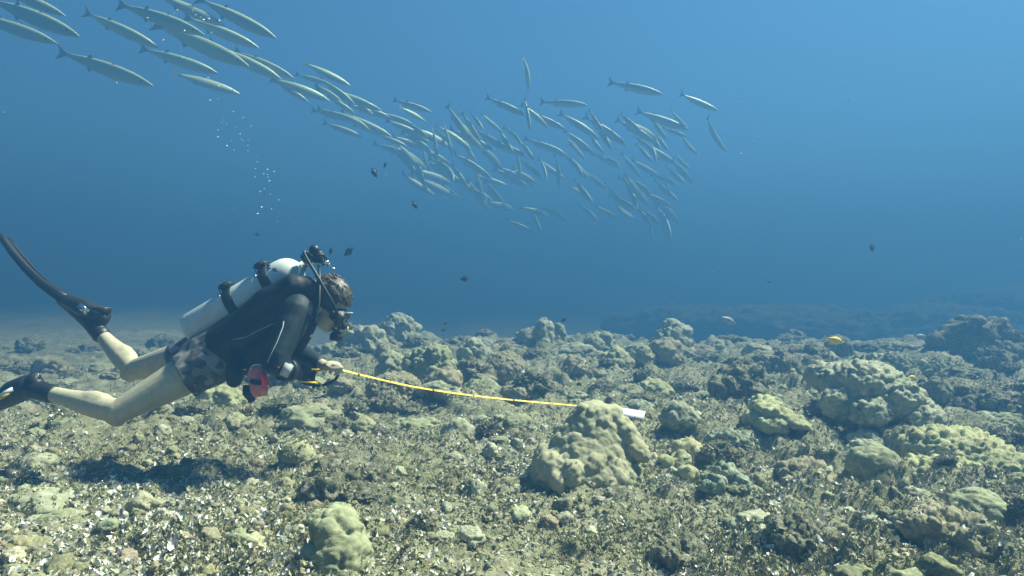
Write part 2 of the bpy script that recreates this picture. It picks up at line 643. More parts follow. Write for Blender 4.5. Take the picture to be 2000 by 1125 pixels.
blob_coral('coral_bommie', [
    (1160, 800, 3.12, 0.085, 0.09, 0.032), (1196, 812, 3.12, 0.05, 0.07, 0.05, 0.3),
    (1225, 855, 3.10, 0.055, 0.09, 0.13, -0.55), (1244, 880, 3.05, 0.062, 0.07, 0.040, 0.45),
    (1118, 928, 2.90, 0.052, 0.06, 0.062), (1155, 912, 2.95, 0.075, 0.07, 0.07, 0.2),
    (1182, 922, 2.94, 0.045, 0.05, 0.03, 0.4), (1078, 915, 2.98, 0.075, 0.09, 0.075, -0.4), (1090, 942, 2.88, 0.035, 0.05, 0.045), (1065, 895, 3.06, 0.05, 0.07, 0.06)],
    0.008, 'beige', 'large hill-shaped knobbly olive coral with a flat top, in front of the white slate', knob=0.037, amp=0.0145, second=0.2, seed=12,
    cones=[[(1143, 955, 3.10, 0.26, 0.275), (1147, 910, 3.10, 0.23, 0.25), (1154, 868, 3.11, 0.17, 0.185), (1161, 830, 3.12, 0.125, 0.132), (1165, 800, 3.12, 0.088, 0.088), (1166, 790, 3.12, 0.05, 0.05)]])

# the overhanging bommie at the right
blob_coral('coral_bommie', [
    (1690, 755, 4.15, 0.22, 0.22, 0.15), (1745, 790, 4.05, 0.22, 0.20, 0.16, 0.5), (1785, 835, 3.95, 0.14, 0.20, 0.17, 0.5),
    (1650, 745, 4.25, 0.16, 0.2, 0.10), (1640, 790, 4.05, 0.10, 0.10, 0.085), (1700, 805, 3.92, 0.11, 0.10, 0.075), (1800, 865, 3.85, 0.09, 0.14, 0.10),
    (1610, 735, 4.4, 0.10, 0.15, 0.08)],
    0.010, 'pale', 'large overhanging coral bommie with knobbly flank above a dark hollow', knob=0.038, amp=0.031, seed=31)
blob_coral('coral_colony', [(1692, 858, 3.85, 0.07, 0.08, 0.055), (1675, 862, 3.82, 0.05, 0.06, 0.045), (1712, 868, 3.8, 0.05, 0.06, 0.04)],
           0.009, 'pale', 'small lobed coral in the hollow under the overhanging bommie', knob=0.035, amp=0.02, seed=8)
# boulder and plate coral at the lower right
blob_coral('coral_boulder', [(1712, 930, 3.0, 0.105, 0.10, 0.085, 0.3), (1690, 925, 3.02, 0.075, 0.09, 0.075), (1735, 950, 2.97, 0.075, 0.08, 0.055, 0.5), (1708, 905, 3.05, 0.065, 0.07, 0.045)],
           0.009, 'olive', 'rounded grey-green coral boulder right of the brown plate coral', knob=0.06, amp=0.02, seed=5)
blob_coral('plate_coral', [(1578, 945, 3.0, 0.125, 0.11, 0.05, 0.10), (1560, 930, 3.04, 0.10, 0.09, 0.06), (1590, 972, 2.93, 0.095, 0.05, 0.022, 0.10), (1545, 960, 2.95, 0.08, 0.05, 0.028), (1585, 922, 3.05, 0.05, 0.05, 0.05)],
           0.008, 'brown', 'brown plate coral with pale rim and blunt knobs, left of the boulder', knob=0.036, amp=0.034, seed=15)
# the little coral in the bottom foreground
blob_coral('coral_colony', [(657, 1060, 2.0, 0.075, 0.08, 0.085), (664, 1105, 1.97, 0.085, 0.09, 0.10), (638, 1112, 1.97, 0.07, 0.08, 0.09), (680, 1065, 2.0, 0.052, 0.06, 0.07), (660, 1032, 2.03, 0.052, 0.06, 0.045), (655, 1150, 1.93, 0.09, 0.09, 0.07)],
           0.007, 'olive', 'rounded yellow-green coral head cut by the bottom edge of the picture', knob=0.042, amp=0.019, seed=23)
# small lobed coral right of the bommie
blob_coral('coral_colony', [(1345, 880, 3.35, 0.075, 0.08, 0.055), (1366, 892, 3.3, 0.05, 0.07, 0.05), (1328, 902, 3.22, 0.05, 0.06, 0.045), (1342, 925, 3.1, 0.05, 0.06, 0.035), (1300, 905, 3.2, 0.035, 0.05, 0.035)],
           0.009, 'yellow', 'pale yellow lobed coral just right of the hill-shaped coral', knob=0.04, amp=0.022, seed=44)
# tilted plate left of the overhang
blob_coral('plate_coral', [(1520, 806, 3.95, 0.16, 0.15, 0.040, 0.38), (1498, 792, 4.05, 0.10, 0.13, 0.060, 0.2), (1555, 824, 3.86, 0.10, 0.09, 0.024, 0.30), (1480, 815, 3.95, 0.08, 0.08, 0.05), (1510, 826, 3.85, 0.09, 0.08, 0.05)],
           0.010, 'yellow', 'tilted knobbly plate coral left of the overhanging bommie', knob=0.036, amp=0.026, seed=51, dz=-0.03)
# knobbly carpet at the right edge
blob_coral('encrusting_coral', [(1880, 905, 3.2, 0.27, 0.27, 0.15, 0.25), (1940, 940, 3.1, 0.28, 0.27, 0.15, 0.3), (1850, 940, 3.0, 0.20, 0.20, 0.10), (2010, 980, 3.05, 0.25, 0.25, 0.15, 0.35), (1900, 1000, 2.8, 0.22, 0.17, 0.08), (1970, 1020, 2.75, 0.22, 0.17, 0.08)],
           0.010, 'yellow', 'wide bright yellow carpet of knobby encrusting coral at the right edge', knob=0.030, amp=0.034, seed=61)
# dark hollow rock
blob_coral('reef_rock', [(1445, 745, 4.9, 0.16, 0.13, 0.11), (1415, 760, 4.8, 0.10, 0.1, 0.09), (1475, 770, 4.75, 0.10, 0.1, 0.08), (1440, 722, 5.05, 0.12, 0.12, 0.06)],
           0.012, 'rock', 'dark hollow-sided rock left of the overhanging bommie', knob=0.09, amp=0.05, seed=71, fine=0.012, name_cat='rock', lump=0.05)
# algae covered rock with pale rim in the foreground
blob_coral('reef_rock', [(680, 935, 2.95, 0.15, 0.14, 0.09), (735, 935, 2.92, 0.07, 0.10, 0.075), (640, 960, 2.8, 0.08, 0.09, 0.06), (700, 905, 3.1, 0.13, 0.1, 0.06)],
           0.010, 'rock', 'dark algae-covered rock with pale rim above the foreground coral head', knob=0.07, amp=0.035, seed=81, fine=0.012, name_cat='rock', lump=0.04)

H = head
H(780, 674, 78, 62, 'pale conical coral mound on the reef edge right of the diver', 'pale', knob=0.09, amp=0.05, lump=0.22, flat=0.1, seed=4)
H(715, 700, 70, 52, 'pale lumpy coral cluster just right of the diver face', 'pale', knob=0.10, amp=0.08, seed=41)
H(838, 760, 84, 84, 'mushroom-shaped lobed coral left of the round brain coral', 'olive', knob=0.11, amp=0.07, flat=0.4, undercut=0.4, seed=42)
H(768, 745, 55, 62, 'squat lobed coral behind the yellow tape near the hand', 'olive', knob=0.10, amp=0.06, seed=43)
H(985, 748, 92, 70, 'round brain-like brown coral dome behind the yellow tape', 'brown', knob=0.035, amp=0.02, lump=0.06, seed=45, flat=0.3)
H(945, 775, 75, 42, 'low rounded olive coral in front of the brain-like dome', 'olive', knob=0.05, amp=0.03, seed=46)
H(775, 790, 110, 60, 'brown lumpy coral slope under the yellow tape', 'brown', knob=0.05, amp=0.03, seed=47)
H(893, 848, 66, 54, 'small ridged pale coral dome below the yellow tape', 'pale', knob=0.034, amp=0.014, lump=0.06, seed=48, undercut=0.0)
H(1008, 835, 62, 36, 'small olive coral lump left of the hill-shaped coral', 'olive', knob=0.05, amp=0.02, seed=49)
H(1313, 694, 66, 74, 'tall lumpy boulder standing out on the reef edge', 'pale', knob=0.13, amp=0.09, seed=50, flat=0.3)
H(1062, 692, 36, 66, 'upright pale coral knob of the pair on the reef edge', 'pale', knob=0.12, amp=0.07, seed=52)
H(1090, 682, 36, 58, 'rounder pale coral knob of the pair on the reef edge', 'green', knob=0.10, amp=0.05, seed=53)
H(1905, 708, 150, 76, 'large dark reef mound at the far right', 'rock', name='reef_mound', cat='reef', knob=0.25, amp=0.12, lump=0.28, seed=54, dep=0.8)
H(1325, 848, 66, 52, 'pale knobby coral right of the white slate', 'pale', knob=0.05, amp=0.03, seed=55)
H(1250, 800, 60, 24, 'smooth green-grey rounded stone behind the white slate', 'green', name='reef_rock', cat='rock', knob=0.2, amp=0.015, lump=0.1, seed=56)
H(1275, 770, 70, 36, 'pale knobbed coral behind the green-grey stone', 'yellow', knob=0.05, amp=0.03, seed=57)
H(580, 900, 70, 48, 'smooth tan boulder in the diver shadow area', 'yellow', name='reef_rock', cat='rock', knob=0.3, amp=0.02, lump=0.12, seed=58)
H(710, 822, 46, 28, 'small yellowish coral lump below the near end of tape', 'yellow', knob=0.05, amp=0.015, seed=59)
H(425, 785, 90, 44, 'yellow-green lumpy coral under the diver hips', 'yellow', knob=0.10, amp=0.05, seed=60)
H(300, 745, 90, 34, 'low pale coral hummock between the diver legs', 'olive', knob=0.08, amp=0.04, seed=61)
H(140, 830, 60, 34, 'yellowish rock left of the diver knee', 'yellow', name='reef_rock', cat='rock', knob=0.2, amp=0.03, seed=62)
H(75, 1000, 120, 46, 'pale flat stone at the left edge', 'pale', name='reef_rock', cat='rock', knob=0.2, amp=0.02, seed=63)
H(70, 905, 70, 36, 'bright broken plate of dead coral at the left', 'pale', name='reef_rock', cat='rock', knob=0.2, amp=0.02, seed=64)
H(278, 676, 22, 17, 'small pale round coral far behind the diver knees', 'pale', knob=0.1, amp=0.04, seed=65)
H(1170, 688, 60, 38, 'olive hummock on the reef edge in the centre', 'olive', knob=0.12, amp=0.07, seed=66)
H(1205, 720, 60, 44, 'yellowish slab-sided coral behind the centre of the reef', 'yellow', knob=0.08, amp=0.05, seed=67)
H(1130, 740, 60, 30, 'low brown rock behind the hill-shaped coral', 'brown', name='reef_rock', cat='rock', knob=0.1, amp=0.06, seed=68)
H(925, 712, 60, 40, 'pale lump behind the brain-like dome', 'pale', knob=0.09, amp=0.05, seed=69)
H(1640, 700, 44, 46, 'grey knob of rock with a sloping pale top near the yellow fish', 'rock', name='reef_rock', cat='rock', knob=0.10, amp=0.06, seed=70)
H(1590, 720, 60, 36, 'dark lumpy rock below the yellow fish', 'rock', name='reef_rock', cat='rock', knob=0.12, amp=0.07, seed=71)
H(1530, 740, 64, 48, 'brown boulder left above the overhanging bommie', 'rock', name='reef_rock', cat='rock', knob=0.10, amp=0.06, seed=72)
H(1845, 790, 100, 58, 'dark boulder right of the overhanging bommie', 'rock', name='reef_rock', cat='rock', knob=0.14, amp=0.09, seed=73)
H(1960, 800, 110, 50, 'jumbled grey rock at the right edge', 'rock', name='reef_rock', cat='rock', knob=0.12, amp=0.08, seed=74)
H(1725, 735, 90, 44, 'grey-green ridge of rock behind the overhanging bommie', 'olive', name='reef_rock', cat='rock', knob=0.12, amp=0.07, seed=75)
H(1830, 735, 80, 40, 'knobbly olive rock in front of the dark mound', 'olive', name='reef_rock', cat='rock', knob=0.10, amp=0.06, seed=76)
H(1430, 880, 90, 42, 'blue-grey lumpy rock right of the pale lobed coral', 'green', name='reef_rock', cat='rock', knob=0.07, amp=0.04, seed=77)
H(1415, 960, 80, 36, 'bluish stone in the right foreground rubble', 'green', name='reef_rock', cat='rock', knob=0.08, amp=0.05, seed=78)
H(1330, 1080, 90, 54, 'dark brown rock in the bottom foreground right of centre', 'rock', name='reef_rock', cat='rock', knob=0.06, amp=0.05, seed=79)
H(1840, 1090, 150, 50, 'low brown rock in the bottom right corner', 'brown', name='reef_rock', cat='rock', knob=0.07, amp=0.05, seed=80)
H(1560, 1085, 110, 40, 'rough brown hummock in the lower right foreground', 'rock', name='reef_rock', cat='rock', knob=0.06, amp=0.05, seed=82)
H(650, 690, 50, 34, 'low pale coral below the diver regulator', 'olive', knob=0.10, amp=0.06, seed=83)
H(880, 745, 66, 44, 'knobbed coral between the mushroom-shaped coral and the dome', 'pale', knob=0.06, amp=0.045, seed=84)
H(1490, 700, 60, 30, 'flat rock on the right reef edge', 'rock', name='reef_rock', cat='rock', knob=0.14, amp=0.08, seed=85)
H(1410, 690, 50, 26, 'pale nub left of the flat rock on the reef edge', 'pale', knob=0.12, amp=0.08, seed=86)

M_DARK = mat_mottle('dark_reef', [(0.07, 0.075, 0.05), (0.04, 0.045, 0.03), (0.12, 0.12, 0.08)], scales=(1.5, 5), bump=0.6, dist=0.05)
for k, (bx_, Y, w_, h_, zt, lab) in enumerate([
        (1560, 20.0, 7.0, 1.15, 0.0, 'faint dark reef ridge far behind, above the yellow fish'),
        (1830, 19.0, 6.0, 1.25, 0.0, 'faint dark reef ridge behind the far right mound'),
        (1340, 23.0, 6.0, 1.15, 0.0, 'faint reef hump far behind the tall lumpy boulder'),
        (2010, 22.0, 7.0, 1.7, 0.0, 'faintest dark reef slope at the right edge of the picture')]):
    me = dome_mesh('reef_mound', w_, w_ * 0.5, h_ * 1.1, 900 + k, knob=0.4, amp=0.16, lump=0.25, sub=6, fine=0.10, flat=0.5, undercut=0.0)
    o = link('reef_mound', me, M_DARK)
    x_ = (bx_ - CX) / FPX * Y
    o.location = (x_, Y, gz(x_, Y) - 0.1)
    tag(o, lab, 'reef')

# many smaller coral heads and rocks over the reef, alike in their zone
protos = []
for k in range(14):
    kind = ('olive', 'rock', 'pale', 'rock', 'brown', 'olive', 'rock')[k % 7]
    w = 0.30
    me = dome_mesh('reef_lump', w, w * rnd.uniform(0.7, 1.1), w * rnd.uniform(0.42, 0.8), 300 + k, knob=rnd.choice([0.05, 0.07, 0.1]),
                   amp=rnd.uniform(0.03, 0.05), lump=rnd.uniform(0.2, 0.36), sub=5, fine=0.028 if kind == 'rock' else 0.008, undercut=0.2, flat=rnd.uniform(0, 0.5))
    me.materials.append(M_COR[kind])
    protos.append((me, kind))
MARKS = [(1160, 860, 'the hill-shaped coral'), (1700, 790, 'the overhanging bommie'), (1712, 930, 'the grey-green boulder'), (1575, 945, 'the brown plate coral'),
         (660, 1070, 'the bottom-edge coral'), (985, 715, 'the brain-like dome'), (780, 650, 'the conical mound'), (1313, 665, 'the tall edge boulder'),
         (1905, 675, 'the far right mound'), (1075, 660, 'the pair of knobs'), (1225, 806, 'the white slate'), (838, 720, 'the mushroom-shaped coral'),
         (1440, 750, 'the dark hollow rock'), (1525, 800, 'the tilted plate coral'), (890, 820, 'the ridged small dome'), (1628, 664, 'the yellow fish'),
         (230, 810, 'the diver near knee'), (262, 725, 'the diver far knee'), (505, 745, 'the red pouch'), (690, 940, 'the pale-rimmed rock'), (1900, 930, 'the yellow coral carpet'),
         (100, 660, 'the raised fin'), (655, 650, 'the regulator'), (1340, 895, 'the pale lobed coral')]
zones = [(2.3, 4.4, 60, (0.08, 0.20), 'near'), (4.2, 7.0, 135, (0.13, 0.38), 'middle'), (7.0, 12.0, 185, (0.20, 0.55), 'far')]
TONE = {'olive': 'olive', 'pale': 'pale', 'brown': 'brown', 'rock': 'grey'}
for (ya, yb, cnt, sz, zone) in zones:
    done = 0
    while done < cnt:
        Y = ya * (yb / ya) ** rnd.random()
        x = rnd.uniform(-0.85, 0.85) * Y
        if x < -1.7 and Y > 4.5 and rnd.random() < 0.25:
            continue
        if Y < 4.2 and abs(x - (1150 - CX) / FPX * 3.05) < 0.45 and abs(Y - 2.9) < 0.6:
            continue
        if 3.6 < Y < 4.9 and 0.4 < x < 1.0 or (2.6 < Y < 3.9 and x < -0.2 and rnd.random() < 0.8):
            continue
        me, kind = protos[rnd.randrange(len(protos))]
        if kind == 'brown' and zone == 'near':
            continue
        rock = kind == 'rock'
        px_, py_ = CX + x / Y * FPX, CY + CAMZ / Y * FPX
        if not -60 < px_ < 2060:
            continue
        s = rnd.uniform(*sz) ** 1.0 / 0.30 * rnd.choice([0.6, 0.75, 1.0])
        o = link('reef_rock' if rock else 'coral_colony', me)
        o.scale = (s * rnd.uniform(0.85, 1.25), s, s * rnd.uniform(0.5, 1.0))
        o.rotation_euler = (rnd.uniform(-.15, .15), rnd.uniform(-.15, .15), rnd.uniform(0, 6.28))
        o.location = (x, Y, gz(x, Y) - 0.045 * s)
        wpx = 0.3 * s * FPX / Y
        size = 'tiny' if wpx < 32 else ('small' if wpx < 52 else ('mid-sized' if wpx < 75 else 'large'))
        lm = sorted(MARKS, key=lambda m_: (m_[0] - px_) ** 2 + (2.2 * (m_[1] - py_)) ** 2)[0]
        dx_, dy_ = px_ - lm[0], 2.2 * (py_ - lm[1])
        side_ = ('right of' if dx_ > 0 else 'left of') if abs(dx_) > abs(dy_) else ('in front of' if dy_ > 0 else 'behind')
        dist_ = math.hypot(dx_, dy_)
        how = 'just ' if dist_ < 70 else ('' if dist_ < 140 else 'well ')
        tall = ' upright' if o.scale[2] / s > 0.85 else (' flat' if o.scale[2] / s < 0.62 else '')
        lab = '%s %s%s %s %s%s %s' % (size, TONE[kind], tall, 'algae-covered rock' if rock else 'knobbly coral', how, side_, lm[2])
        tag(o, lab, 'rock' if rock else 'coral', zone + (' reef rocks' if rock else ' reef corals'))
        done += 1

# ------------------------------------------------------------------ rubble, algae fans and turf that nobody could count
def scatter(name, protos_, pos, scale, yaw, tilt, tint, mat, label, smooth=True):
    """copies small pieces into one mesh with a tint for each piece"""
    n = len(pos)
    which = R.randint(0, len(protos_), n)
    Vs, Fs, Ts = [], [], []
    off = 0
    cy_, sy_ = np.cos(yaw), np.sin(yaw)
    ct, st = np.cos(tilt[0]), np.sin(tilt[0])
    cu, su = np.cos(tilt[1]), np.sin(tilt[1])
    for k, (pv_, pf) in enumerate(protos_):
        sel = np.where(which == k)[0]
        if not len(sel):
            continue
        v = np.asarray(pv_)[None] * scale[sel][:, None, :]
        x, y, z = v[..., 0], v[..., 1], v[..., 2]
        y, z = y * ct[sel, None] - z * st[sel, None], y * st[sel, None] + z * ct[sel, None]
        x, z = x * cu[sel, None] + z * su[sel, None], -x * su[sel, None] + z * cu[sel, None]
        x, y = x * cy_[sel, None] - y * sy_[sel, None], x * sy_[sel, None] + y * cy_[sel, None]
        v = np.stack([x, y, z], -1) + pos[sel][:, None, :]
        m = len(pv_)
        f = np.asarray(pf)[None] + (np.arange(len(sel)) * m)[:, None, None] + off
        Vs.append(v.reshape(-1, 3)); Fs.append(f.reshape(-1, 3))
        Ts.append(np.repeat(tint[sel], m, 0))
        off += len(sel) * m
    me = mk_mesh(name, np.concatenate(Vs), np.concatenate(Fs), smooth)
    at = me.color_attributes.new('tint', 'FLOAT_COLOR', 'POINT')
    t = np.concatenate(Ts)
    at.data.foreach_set('color', np.concatenate([t, np.ones((len(t), 1))], 1).astype(np.float32).ravel())
    o = link(name, me, mat)
    return tag(o, label, kind='stuff')


def quads_to_tris(q):
    q = np.asarray(q)
    return np.concatenate([q[:, [0, 1, 2]], q[:, [0, 2, 3]]])


def fan_proto(seed):
    r_ = random.Random(seed)
    n = 5
    arc = r_.uniform(1.8, 3.4)
    vs = []
    for i in range(n):
        a = -arc / 2 + arc * i / (n - 1)
        w = 1 + r_.uniform(-.2, .2)
        vs.append((0.25 * math.sin(a), 0.25 * math.cos(a), 0.0))
        vs.append((0.62 * w * math.sin(a), 0.62 * w * math.cos(a), 0.38 * w))
    q = [(2 * i, 2 * i + 2, 2 * i + 3, 2 * i + 1) for i in range(n - 1)]
    return vs, quads_to_tris(q)


def chunk_proto(seed):
    r_ = np.random.RandomState(seed)
    v, f = ico(2) if seed % 6 == 0 else ico(1)
    v = v * (1 + r_.uniform(-0.45, 0.45, (len(v), 1)))
    return v * 0.5, f


def stick_proto(seed):
    r_ = random.Random(seed)
    vs = []
    for (t, r0) in ((-0.5, 0.13), (-0.1, 0.16), (0.28, 0.12), (0.5, 0.07)):
        b = 0.12 * math.sin(3 * t + seed)
        for j in range(4):
            a = j * math.pi / 2 + 0.3
            vs.append((t, b + r0 * math.cos(a), r0 * math.sin(a) + 0.1))
    q = [(k * 4 + j, k * 4 + (j + 1) % 4, (k + 1) * 4 + (j + 1) % 4, (k + 1) * 4 + j) for k in range(3) for j in range(4)]
    return vs, np.concatenate([quads_to_tris(q), np.array([(0, 2, 1), (0, 3, 2), (12, 13, 14), (12, 14, 15)])])


def turf_proto(seed):
    r_ = random.Random(seed)
    vs, fs = [], []
    for b in range(5):
        a = r_.uniform(0, 6.28)
        bx_, by_ = r_.uniform(-.35, .35), r_.uniform(-.35, .35)
        w, h = r_.uniform(.10, .2), r_.uniform(.35, .8)
        lx, ly = r_.uniform(-.35, .35), r_.uniform(-.35, .35)
        k = len(vs)
        vs += [(bx_ - w * math.cos(a), by_ - w * math.sin(a), -0.05), (bx_ + w * math.cos(a), by_ + w * math.sin(a), -0.05), (bx_ + lx, by_ + ly, h)]
        fs.append((k, k + 1, k + 2))
    return vs, np.array(fs)


def spots(n, ya, yb, power=1.0, patch=None, thr=0.0, seed=0, half=0.92):
    """random ground points, denser near by"""
    out = []
    tot = 0
    while tot < n:
        m = n * 2
        Y = ya * (yb / ya) ** R.rand(m)
        x = (R.rand(m) * 2 - 1) * half * Y
        keep = R.rand(m) < 1.0
        if patch:
            q = np.stack([x * patch, Y * patch, np.full(m, 3.3)], 1)
            keep &= fbm(q, 3, 200 + seed) + 0.35 * (R.rand(m) - 0.5) > thr
        sandy = (x < -1.9) & (Y > 4.6)
        keep &= ~(sandy & (R.rand(m) < 0.5))
        out.append(np.stack([x[keep], Y[keep]], 1))
        tot += keep.sum()
    p = np.concatenate(out)[:n]
    z = ground(p[:, 0], p[:, 1])
    return np.concatenate([p, z[:, None]], 1)


def tints(n, cols, var=0.2):
    c = np.array(cols)[R.randint(0, len(cols), n)]
    return np.clip(c * (1 + var * (R.rand(n, 1) * 2 - 1)) * (1 + 0.06 * (R.rand(n, 3) * 2 - 1)), 0.01, 0.9)


M_PIECE = mat_attr('reef_pieces')


def tl(n, a):
    return ((R.rand(n) * 2 - 1) * a, (R.rand(n) * 2 - 1) * a)


# places on rocks and old coral where algae grow
perch = []
for o in list(C.objects):
    if o.type == 'MESH' and o.name.startswith(('reef_rock', 'reef_mound', 'coral_', 'plate_coral', 'encrusting')) and o.location.y < 8 and o.get('kind') != 'stuff':
        me = o.data
        co, no = get_co(me), get_no(me)
        M3 = np.array(Matrix.LocRotScale(o.location, o.rotation_euler, o.scale))
        wco = co @ M3[:3, :3].T + M3[:3, 3]
        isrock = o.name.startswith('reef')
        zt = o.location.z + (wco[:, 2].max() - o.location.z) * (1.0 if isrock else 0.30)
        ok = (no[:, 2] > (0.1 if isrock else -0.2)) & (wco[:, 2] > o.location.z - 0.02) & (wco[:, 2] < zt)
        k = int(min(ok.sum(), 2600 * max(o.scale[0], 1) ** 2 * (o.dimensions.x * o.dimensions.y + 0.02) * (3 if isrock else 1.2)))
        if k > 0:
            perch.append(wco[R.choice(np.where(ok)[0], k)])
perch = np.concatenate(perch)
perch = perch[R.permutation(len(perch))[:42000]]


def with_perch(p, share):
    k = int(len(perch) * share)
    return np.concatenate([p, perch[R.choice(len(perch), k)] + (R.rand(k, 3) - 0.5) * 0.012])


# pale curled algae fans
near_white = spots(12000, 1.55, 3.9, patch=1.6, thr=0.04, seed=9)
p = np.concatenate([near_white, with_perch(spots(66000, 1.55, 9.5, patch=1.3, thr=-0.10, seed=1), 0.4)])
n = len(p)
s = (0.0050 + 0.021 * R.rand(n) ** 3.0 + 0.0009 * p[:, 1])
s[:12000] *= 1.15
sc3 = np.stack([s, s, s * (0.6 + 0.8 * R.rand(n))], 1)
fan_t = tints(n, [(0.74, 0.74, 0.69), (0.66, 0.65, 0.57), (0.54, 0.52, 0.40), (0.42, 0.39, 0.25), (0.32, 0.30, 0.17), (0.36, 0.34, 0.20), (0.27, 0.25, 0.13)], 0.25)
fan_t[:12000] = tints(12000, [(0.72, 0.72, 0.67), (0.64, 0.63, 0.55), (0.54, 0.52, 0.41)], 0.18)
scatter('algae_fans', [fan_proto(k) for k in range(8)], p + np.array([0, 0, 0.002]), sc3, R.rand(n) * 6.28, tl(n, 1.1),
        fan_t, M_PIECE,
        'countless pale curled algae fans over the rubble')
# coral rubble
n = 10000
p = spots(n, 1.55, 9, seed=2)
s = (0.005 + 0.020 * R.rand(n) ** 6.0 + 0.0012 * p[:, 1])
sc3 = np.stack([s * (0.8 + 0.9 * R.rand(n)), s, s * (0.4 + 0.7 * R.rand(n))], 1)
scatter('coral_rubble', [chunk_proto(k) for k in range(12)], p + np.stack([0 * s, 0 * s, s * 0.1], 1), sc3, R.rand(n) * 6.28, tl(n, 0.8),
        tints(n, [(0.37, 0.34, 0.22), (0.27, 0.25, 0.14), (0.46, 0.44, 0.34), (0.21, 0.19, 0.105), (0.28, 0.25, 0.16), (0.27, 0.285, 0.17)], 0.25), M_PIECE,
        'loose broken coral rubble covering the reef flat')
n = 4000
p = spots(n, 1.55, 6, seed=3)
s = 0.010 + 0.022 * R.rand(n) ** 2
scatter('coral_sticks', [stick_proto(k) for k in range(5)], p, np.stack([s, s, s], 1), R.rand(n) * 6.28, tl(n, 0.5),
        tints(n, [(0.46, 0.44, 0.34), (0.36, 0.33, 0.21), (0.27, 0.25, 0.14), (0.58, 0.56, 0.48)], 0.25), M_PIECE,
        'broken finger-shaped coral twigs lying in the rubble')
# turf algae
p = with_perch(spots(62000, 1.55, 9, patch=1.2, thr=-0.10, seed=4), 0.45)
n = len(p)
s = 0.008 + 0.013 * R.rand(n) + 0.001 * p[:, 1]
scatter('turf_algae', [turf_proto(k) for k in range(8)], p, np.stack([s, s, s * (0.6 + 0.7 * R.rand(n))], 1), R.rand(n) * 6.28, tl(n, 0.5),
        tints(n, [(0.29, 0.29, 0.15), (0.23, 0.24, 0.115), (0.37, 0.36, 0.20), (0.29, 0.25, 0.155), (0.44, 0.425, 0.27)], 0.3), M_PIECE,
        'short dark olive turf algae between the rubble')



def lump_proto(seed):
    v, f = ico(3)
    v = v * (1 + 0.5 * fbm(v * 1.7 + seed * 5.1, 3, seed))[:, None]
    v = v * (1 + 0.4 * fbm(v * 5.5 + seed, 2, seed + 3))[:, None]
    return v * 0.5, f


# encrusted knobs of dead coral standing out of the turf
n = 950
p = spots(n, 1.6, 7.5, patch=0.9, thr=-0.05, seed=6)
s = 0.025 + 0.055 * R.rand(n) ** 2.5
scatter('encrusted_knobs', [lump_proto(k) for k in range(10)], p + np.stack([0 * s, 0 * s, s * 0.05], 1), np.stack([s * (0.8 + 0.6 * R.rand(n)), s, s * (0.6 + 0.6 * R.rand(n))], 1),
        R.rand(n) * 6.28, tl(n, 0.4), tints(n, [(0.33, 0.32, 0.20), (0.25, 0.245, 0.135), (0.40, 0.385, 0.27), (0.28, 0.25, 0.165), (0.22, 0.225, 0.125)], 0.2), M_PIECE,
        'encrusted knobs of dead coral standing out of the turf')
# specks drifting in the water
n = 240
Yp = 1.2 + 4.5 * R.rand(n)
pp = np.stack([(R.rand(n) * 2 - 1) * 0.85 * Yp, Yp, 0.45 + R.rand(n) * 2.2], 1)
s = 0.0012 + 0.0022 * R.rand(n) ** 2
scatter('drifting_specks', [chunk_proto(k) for k in range(1, 6)], pp, np.stack([s * 1.6, s, s], 1), R.rand(n) * 6.28, tl(n, 1.5),
        tints(n, [(0.7, 0.7, 0.65), (0.5, 0.5, 0.42)], 0.2), M_PIECE, 'tiny pale specks drifting in the open water')

# ------------------------------------------------------------------ barracudas
def mat_barracuda(barred):
    m, n, l, b = mat_base('barracuda_skin_barred' if barred else 'barracuda_skin')
    tc = n.new('ShaderNodeTexCoord')
    sx = n.new('ShaderNodeSeparateXYZ')
    l.new(tc.outputs['Object'], sx.inputs[0])
    # silver flank, darker olive back
    mr = n.new('ShaderNodeMapRange')
    mr.inputs['From Min'].default_value = -0.035
    mr.inputs['From Max'].default_value = 0.03
    l.new(sx.outputs['Z'], mr.inputs['Value'])
    # saw-tooth bars over the upper flank
    wv = n.new('ShaderNodeMath'); wv.operation = 'MULTIPLY'; wv.inputs[1].default_value = 205.0
    l.new(sx.outputs['X'], wv.inputs[0])
    sn = n.new('ShaderNodeMath'); sn.operation = 'SINE'
    l.new(wv.outputs[0], sn.inputs[0])
    st = n.new('ShaderNodeMapRange')
    st.inputs['From Min'].default_value = 0.1
    st.inputs['From Max'].default_value = 0.5
    l.new(sn.outputs[0], st.inputs['Value'])
    zb = n.new('ShaderNodeMapRange')
    zb.inputs['From Min'].default_value = 0.004
    zb.inputs['From Max'].default_value = 0.018
    l.new(sx.outputs['Z'], zb.inputs['Value'])
    mu = n.new('ShaderNodeMath'); mu.operation = 'MULTIPLY'
    l.new(st.outputs[0], mu.inputs[0]); l.new(zb.outputs[0], mu.inputs[1])
    mv = n.new('ShaderNodeMath'); mv.operation = 'MULTIPLY'; mv.inputs[1].default_value = 0.9 if barred else 0.10
    l.new(mu.outputs[0], mv.inputs[0])
    c1 = n.new('ShaderNodeMix'); c1.data_type = 'RGBA'
    c1.inputs[6].default_value = (0.42, 0.48, 0.34, 1)
    c1.inputs[7].default_value = (0.30, 0.36, 0.20, 1)
    l.new(mr.outputs[0], c1.inputs[0])
    c2 = n.new('ShaderNodeMix'); c2.data_type = 'RGBA'
    c2.inputs[7].default_value = (0.07, 0.08, 0.065, 1)
    l.new(mv.outputs[0], c2.inputs[0]); l.new(c1.outputs[2], c2.inputs[6])
    l.new(c2.outputs[2], b.inputs['Base Color'])
    b.inputs['Roughness'].default_value = 0.5
    b.inputs['Metallic'].default_value = 0.2
    return m


